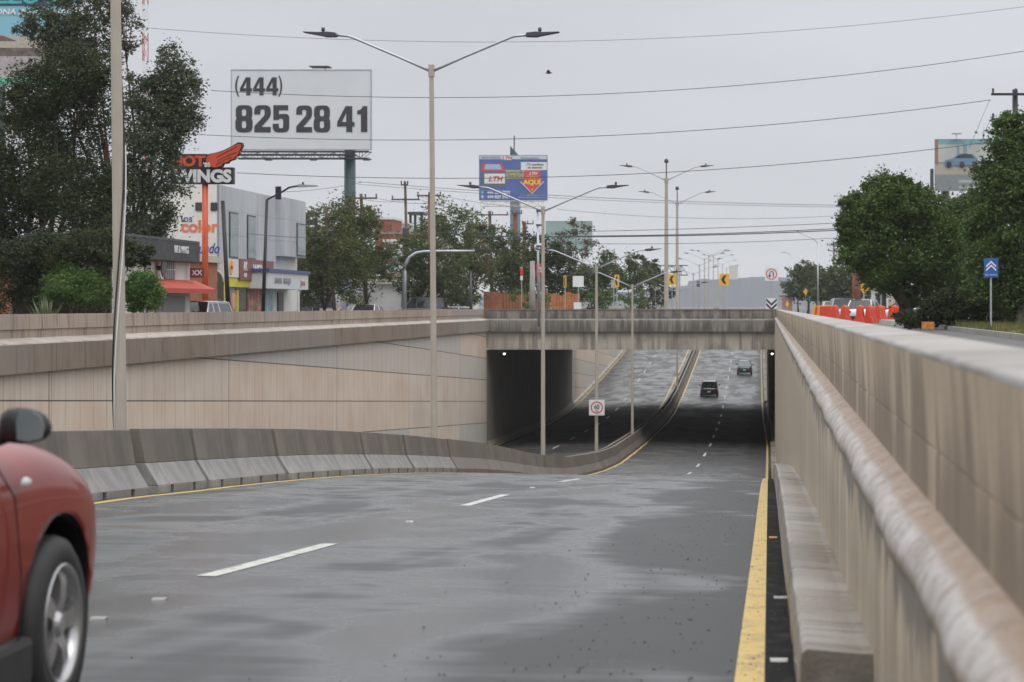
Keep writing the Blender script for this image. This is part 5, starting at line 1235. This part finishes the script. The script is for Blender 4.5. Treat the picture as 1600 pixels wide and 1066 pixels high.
    for (yy, ww, f) in G[1:4]:
        wb, wt, z = prof(0, yy, f, 0); vs += [(-wt-.02, yy*l2, z-.05), (-wt*.93, yy*l2, z+.022), (0, yy*l2, z+.045), (wt*.93, yy*l2, z+.022), (wt+.02, yy*l2, z-.05)]
    fs = [(i*5+k, i*5+k+1, i*5+k+6, i*5+k+5) for i in range(2) for k in range(4)]
    s.add(vs, fs); s.build('roof', paintm, t, smooth=True)
    for sg in (-1, 1):
        s = MB(); 
        for i in range(m-1):
            a_, b_ = G[i], G[i+1]; wa, ta, za = prof(0, a_[0], a_[2], 0); wb, tb, zb2 = prof(0, b_[0], b_[2], 0)
            if i in (0, m-2): s.tube([(sg*ta, a_[0]*l2, za), (sg*tb, b_[0]*l2, zb2)], .035, 6)
        wb, wt, z = prof(0, -.2, 1.0, 0)
        for yy in (-.28, .02)[:1 if style != 'wagon' else 2]: s.tube([(sg*(wb+.003), yy*l2+.05, zb), (sg*(wt+.003), yy*l2, z-.04)], .03, 6)
        s.build('pillar', paintm, t)
        mir = MB().lathe([(0, -.07), (.07, -.055), (.10, 0), (.085, .04), (0, .045)], 14, Matrix.Translation((sg*(hw+.09), l2*.40, hb+.08)) @ Matrix.Rotation(R(90), 4, 'X')).build('mirror', paintm, t, smooth=True)
        for yy in (-.32, .1): MB().box(sg*hw*.985-.012, sg*hw*.985+.012, yy*l2-.09, yy*l2+.09, hb*.80, hb*.80+.03).build('door_handle', paintm if hi else m_chrome, t)
        # lamps
        MB().cbox((sg*hw*.70, -l2*.985, hb*.80), (.26, .10, .17)).build('tail_light', m_redlens, t, bevel=.03)
        MB().cbox((sg*hw*.66, l2*.93, hb*.69), (.34, .16, .13)).build('headlight', m_glassg, t, bevel=.04)
    MB().cbox((0, -l2*.985, .42), (Wd*.82, .10, .20)).build('rear_bumper', m_trim if paintm is not m_trim else m_trim, t, bevel=.04)
    MB().cbox((0, l2*.955, .40), (Wd*.72, .12, .20)).build('grille', m_trim, t, bevel=.03)
    MB().cbox((0, -l2-.035, .62), (.34, .02, .14)).build('number_plate', m_signw, t)
    if rack:
        for sg in (-1, 1): MB().tube([(sg*hw*.66, -l2*.6, H+.0), (sg*hw*.66, -l2*.58, H+.06), (sg*hw*.66, l2*.05, H+.07), (sg*hw*.66, l2*.08, H)], .018, 6).build('roof_rail', m_dsteel, t)
    return t
p_red = carpaint("red car paint", (.20, .009, .004), .28, .05); p_dark = carpaint("dark grey car paint", (.03, .034, .04)); p_tealc = carpaint("dark green car paint", (.018, .07, .075))
p_white = carpaint("white car paint", (.62, .63, .64)); p_silver = carpaint("silver car paint", (.36, .39, .40)); p_blk = carpaint("black car paint", (.015, .016, .018))
def on_road(px, d, lab, pm, st, nm='moving_car', Wd=1.72, H=1.5, L=4.0):
    x = W(px, 478, d).x; o = car(lab, (x, d, roadz(x, d)+.0), 0, L, Wd, H, pm, st, name=nm); o.rotation_euler = (math.atan((P(d+2)-P(d-2))/4), 0, math.atan((SX(d+5)-SX(d-5))/10)*-1); return o
on_road(1108.5, 262, "dark boxy car with open black tailgate, driving away in the left lane past the bridge", p_blk, 'wagon', Wd=2.0, H=1.75)
on_road(1163.5, 298, "dark green hatchback with red tail lights, climbing the far ramp in the right lane", p_tealc, 'hatch', Wd=1.95, H=1.75)
car("white estate car with roof rails behind the left parapet by the orange post", (W(309, 478, 99).x, 99, -.12), R(180-8), 4.4, 1.8, 1.68, p_white, 'wagon', rack=True)
car("white car roof behind the left parapet, below the timber pole", (W(572, 478, 150).x, 150, -.05), R(175), 4.2, 1.75, 1.5, p_white, 'hatch')
car("dark parked car behind the parapet, left of the second lamp post", (W(655, 478, 170).x, 170, 0), R(90), 4.2, 1.8, 2.0, p_blk, 'wagon')
car("white car low behind the parapet just right of the second lamp post", (W(705, 478, 172).x, 172, -.2), R(95), 4.2, 1.8, 1.5, p_white, 'hatch')
car("dark red car behind the parapet beside the white shop", (W(474, 478, 150).x, 150, -.2), R(180), 4.2, 1.8, 1.5, carpaint("maroon car paint", (.09, .02, .02)), 'hatch')
car("silver grey car with a greenish windscreen behind the orange barriers", (W(1315, 478, 152).x, 152, .22), R(3), 4.3, 1.78, 1.62, p_silver, 'wagon')
car("white hatchback behind the middle orange barriers", (W(1352, 478, 148).x, 148, .2), R(-14), 4.3, 1.78, 1.55, p_white, 'hatch')
car("small white car partly hidden behind the silver grey car", (W(1299, 478, 175).x, 175, .15), R(3), 4.2, 1.75, 1.55, p_white, 'hatch')
car("white pickup-like car behind the ficus trunks", (W(1432, 478, 150).x, 150, .25), R(75), 4.4, 1.8, 1.6, p_white, 'hatch')
car("red car between the white shed and the ficus trunks", (W(1408, 478, 160).x, 160, .15), R(80), 4.2, 1.75, 1.45, carpaint("bright red car paint", (.35, .02, .02)), 'hatch')
car("white car glimpsed under the trees at far right", (W(1540, 478, 120).x, 120, .4), R(90), 4.4, 1.8, 1.5, p_white, 'hatch')
# the red car close by at bottom left
zr_ = roadz(-3.6, 8.5)
t = car("glossy red car cut by the left edge, with a silver five-spoke wheel and black mirror", (-3.675, 7.74, zr_), 0, 4.16, 1.90, 1.66, p_red, 'hatch', hi=True, wr=.345, name='moving_car', gl=.80, gf=.36,
        ts=[-1, -.97, -.9, -.7, -.4, 0, .25, .45, .66, .85, .93, .985], wf=[.78, .90, .97, 1, 1, .99, .98, .985, 1.0, 1.0, .93, .66],
        zt=[.72, .88, .97, 1.0, 1.0, 1.0, 1.03, 1.06, 1.035, .93, .82, .63])
for ch in list(t.children):
    if ch.name.startswith('mirror'): bpy.data.objects.remove(ch)
for sg in (-1, 1):   # black mirror housings with glass towards the driver
    cx = sg*(.95+.05); cy = .66; cz = 1.145
    s = MB(); vs = []; prof_ = [(-.095, -.060), (-.10, .02), (-.080, .068), (.015, .066), (.072, .040), (.094, -.008), (.078, -.056), (-.02, -.070)]
    for yy, k in ((-.045, .97), (0, 1.05), (.06, .85), (.09, .45)): vs += [(cx+sg*a*k, cy+yy, cz+b*k) for a, b in prof_]
    n = 8; fs = [(i*n+k, i*n+(k+1) % n, (i+1)*n+(k+1) % n, (i+1)*n+k) for i in range(3) for k in range(n)]+[tuple(range(7, -1, -1)), tuple(range(24, 32))]
    s.add(vs, fs); mm = s.build('mirror', m_black, t, smooth=True, subsurf=1)
    MB().prism([(cx+sg*a*.52+sg*.030, cz+b*.80) for a, b in prof_], 'y', cy-.052, cy-.046).build('mirror_glass', plain("mirror glass", (.22, .26, .27), .15, .5, var=.2), mm)
    MB().tube([(cx-sg*.08, cy+.02, cz-.03), (cx-sg*.19, cy+.06, cz-.07)], .035, 8).build('mirror_arm', m_trim, mm, smooth=True)
wy = 4.16*.305
for sg in (-1, 1):   # black wheel liners and sill, side repeater, door gap
    for yy in (-wy, wy):
        MB().lathe([(0, -.01), (.407, -.01), (.407, .225), (.401, .225), (.401, 0), (0, 0)], 40, Matrix.Translation((sg*.70, yy, .365)) @ Matrix.Rotation(R(90)*sg, 4, 'Y')).build('wheel_liner', m_trim, t, smooth=False)
    MB().cbox((sg*.915, 0, .27), (.09, 1.75, .18)).build('sill', m_trim, t, bevel=.03)
    MB().lathe([(0, .016), (.02, .014), (.032, 0)], 12, Matrix.Translation((sg*.950, .80, .93)) @ Matrix.Rotation(R(90)*sg, 4, 'Y') @ Matrix.Diagonal((.6, 1.5, 1, 1))).build('side_marker', m_signw, t, smooth=True)
    MB().tube([(sg*.945, .735, .34), (sg*.953, .745, .6), (sg*.945, .70, .88), (sg*.905, .62, 1.0)], .0035, 5).build('door_gap', m_trim, t)
# the near left wheel-well lining is black
# ------------------------------------------------------------------ small things on the road
m_orng = plain('reflector orange', (.62, .22, .03), .5)
for (px, py, d, m, lab) in ((640, 812, 27.5, m_signw, "flat white road stud in the lane, left of the dashes"), (832, 761, 42, m_signw, "small white road stud near the crest between two dashes"), (1208, 822, 25.5, m_orng, "orange road stud beside the yellow line by the wall"), (1219, 917, 16.5, m_signw, "white road stud nearer by the wall, halfway down the yellow line"), (1217, 1014, 11.9, m_signw, "white road stud by the wall, nearest the camera"),
        (1196, 750, 52, m_orng, "orange road stud at the crest beside the wall"), (250, 939, 15.2, m_signw, "faint white road stud left of the nearest dash"), (155, 968, 13.6, m_signw, "faint white road stud close to the red car's wheel")):
    x = W(px, 478, d).x; z = roadz(x, d)
    q = MB(); q.prism([(-.04, .003), (.04, .003), (.028, .013), (-.028, .013)], 'x', -.045, .045, Matrix.Translation((x, d, z))); tag(q.build('road_stud', (m_side if px < 300 else m_wht) if m is m_signw else m), lab, 'road stud', "road studs")
rs = random.Random(21); s = MB()
for k in range(900):
    yy = 10+50*rs.random()**1.6; xx = -.35-abs(rs.gauss(0, .8)) if rs.random() < .7 else rs.uniform(-.2, .13); r_ = rs.uniform(.003, .009)*(1.6 if rs.random() < .04 else 1); z = roadz(xx, yy)+.004
    s.add([(xx+r_*math.cos(a+k)*rs.uniform(.7, 1.5), yy+r_*math.sin(a+k)*rs.uniform(.8, 2), z) for a in (0, 1.6, 3.1, 4.6)]+[(xx, yy, z+r_*.9)], [(0, 1, 4), (1, 2, 4), (2, 3, 4), (3, 0, 4)])
tag(s.build('road_grit', m_gravel), "dark grit and leaf crumbs scattered on the asphalt beside the yellow line", "grit", kind='stuff')
# ------------------------------------------------------------------ cables
def cable(label, pts, d, r, d1=None, grp="overhead cables"):
    q = []; n = 24; xs = [p[0] for p in pts]; ys_ = [p[1] for p in pts]
    co = np.polyfit(xs, ys_, min(2, len(pts)-1)); x0, x1 = xs[0], xs[-1]
    for k in range(n+1):
        x = x0+(x1-x0)*k/n; dd = d+((d1 or d)-d)*k/n; q.append(W(x, float(np.polyval(co, x)), dd))
    t = MB().tube(q, r, 5).build('power_line', m_wire); tag(t, label, 'cable', grp); return t
cable("topmost thin grey cable, crossing above the first double street lamp's arms", [(200, 43), (480, 56), (760, 67), (1100, 58), (1660, 2)], 130, .012)
cable("second highest cable, passing across the phone number's top line", [(330, 142), (600, 151), (840, 151), (1200, 130), (1660, 70)], 125, .018)
cable("cable passing below the phone number, ending at the upper crossarm at right", [(295, 210), (560, 218), (840, 216), (1200, 196), (1548, 156)], 122, .018)
cable("cable running across the blue billboard to the lower crossarm at right", [(370, 270), (640, 279), (860, 277), (1150, 262), (1548, 222)], 121, .018)
cable("low cable just above the first bundle, rising to the right tree", [(870, 369), (1050, 367), (1330, 356)], 160, .030); cable("thick dark cable of the bundle above the bridge", [(740, 369), (1000, 369), (1200, 365), (1340, 358)], 150, .035)
cable("cable above the thick one, over the bridge", [(900, 362), (1100, 357), (1340, 347)], 155, .020); cable("lowest cable of the bundle over the bridge", [(920, 381), (1100, 380), (1340, 370)], 165, .018)
cable("pale cable sloping down right from the blue billboard", [(560, 284), (860, 305), (1100, 316), (1330, 321)], 200, .022); cable("twin pale cable under the sloping one", [(560, 288), (860, 309), (1100, 319), (1330, 324)], 202, .018)
cable("faint cable lower across the sky right of the blue billboard", [(870, 327), (1050, 340), (1330, 336)], 230, .018)
SC = ['from the crossarm pole to the tallest timber pole', 'from the crossarm pole to the rust red pole', 'from the tall timber pole to the flat crossarm pole', 'from the tall timber pole down behind the second lamp post', 'along the top of the grey clad shop', 'from the black lamp to the teal column', 'from the leaning pole to the crossarm pole', 'from the leaning pole transformer to the brick block', 'from the thick black pole to the leaning pole', 'in front of the dark skyline tree', 'from the rust red pole towards the third lamp post']
for k, (p, q, d) in enumerate((((565, 311), (633, 314), 170), ((590, 310), (672, 318), 172), ((656, 312), (765, 337), 185), ((656, 306), (745, 336), 185), ((460, 323), (560, 322), 150), ((440, 300), (565, 285), 150), ((509, 345), (573, 330), 152), ((523, 385), (640, 392), 152), ((348, 360), (509, 372), 120), ((635, 362), (770, 360), 180), ((690, 306), (840, 326), 186))):
    cable("service cable at left, " + SC[k], [p, ((p[0]+q[0])/2, (p[1]+q[1])/2+3), q], d, .014, grp="service cables")
cable("thin stay wire slanting down left from the upper right crossarm", [(1514, 232), (1546, 157)], 119, .010, grp="stay wires"); cable("thin stay wire slanting down left from the lower right crossarm", [(1530, 226), (1546, 190)], 119, .010, grp="stay wires")
# bird in flight
t = thing('bird', "small brown bird flying with wings raised, right of the double street lamp", 'bird', W(857, 114, 75))
s = MB(); s.lathe([(.0, -.11), (.012, -.09), (.035, -.02), (.036, .03), (.022, .07), (.02, .09), (.008, .115), (0, .12)], 10, Matrix.Rotation(R(90), 4, 'Y'))
s.prism([(-.02, -.03), (.06, -.01), (.05, .05), (-.04, .09)], 'y', -.01, .01, Matrix.Translation((0, 0, .02))); s.add([(-.10, -.02, 0), (-.10, .02, 0), (-.17, .03, .0), (-.17, -.03, .0)], [(0, 1, 2, 3)]); s.build('body', plain("brown feathers", (.10, .05, .04), .8), t, smooth=True)
for sg in (-1, 1): MB().add([(.04, sg*.02, .02), (-.04, sg*.02, .02), (-.06, sg*.14, .05), (.03, sg*.16, .07)], [(0, 1, 2, 3)]).build('wing', bpy.data.materials["brown feathers"], t)
# ------------------------------------------------------------------ distant hills and haze
def hill(name, y0, prof, m, depth=900):
    s = MB(); xs = [W(a, 0, y0).x for a, _ in prof]; zs = [W(0, b, y0).z for _, b in prof]; vs = []
    for x, z in zip(xs, zs): vs += [(x, y0-120, -1), (x, y0, z), (x, y0+depth, z*.8), (x, y0+depth+200, -1)]
    for i in range(len(xs)-1):
        for k in range(3): a = i*4+k; s.f.append((a, a+4, a+5, a+1))
    s.v = vs; s.mi = [0]*len(s.f); return s.build(name, m, kind='structure')
m_hill = plain("dry hillside", (.035, .042, .06), .9, var=.15, scale=.01)
rs = random.Random(2)
pr_ = [(-900, 455), (200, 452), (700, 462), (980, 456), (1040, 450), (1074, 446)]+[(1076+9*k, 438-.4*k+rs.uniform(-1.2, 1.2)) for k in range(16)]+[(1240, 434), (1330, 442), (1600, 452), (2400, 460)]
hill("hills", 2700, pr_, m_hill)
hz = MB().box(-3200, 3200, -40, 4600, -13, 95).build('haze', None, kind='stuff')
tag(hz, "pale rainy haze filling the air over the whole avenue", "haze")
hm = bpy.data.materials.new("haze"); hm.use_nodes = True; ht = hm.node_tree; ht.nodes.clear()
pv = ht.nodes.new('ShaderNodeVolumePrincipled'); pv.inputs['Color'].default_value = (.95, .97, 1.0, 1); pv.inputs['Density'].default_value = .00013; pv.inputs['Anisotropy'].default_value = .2
ho = ht.nodes.new('ShaderNodeOutputMaterial'); ht.links.new(pv.outputs[0], ho.inputs['Volume']); hz.data.materials.clear(); hz.data.materials.append(hm)
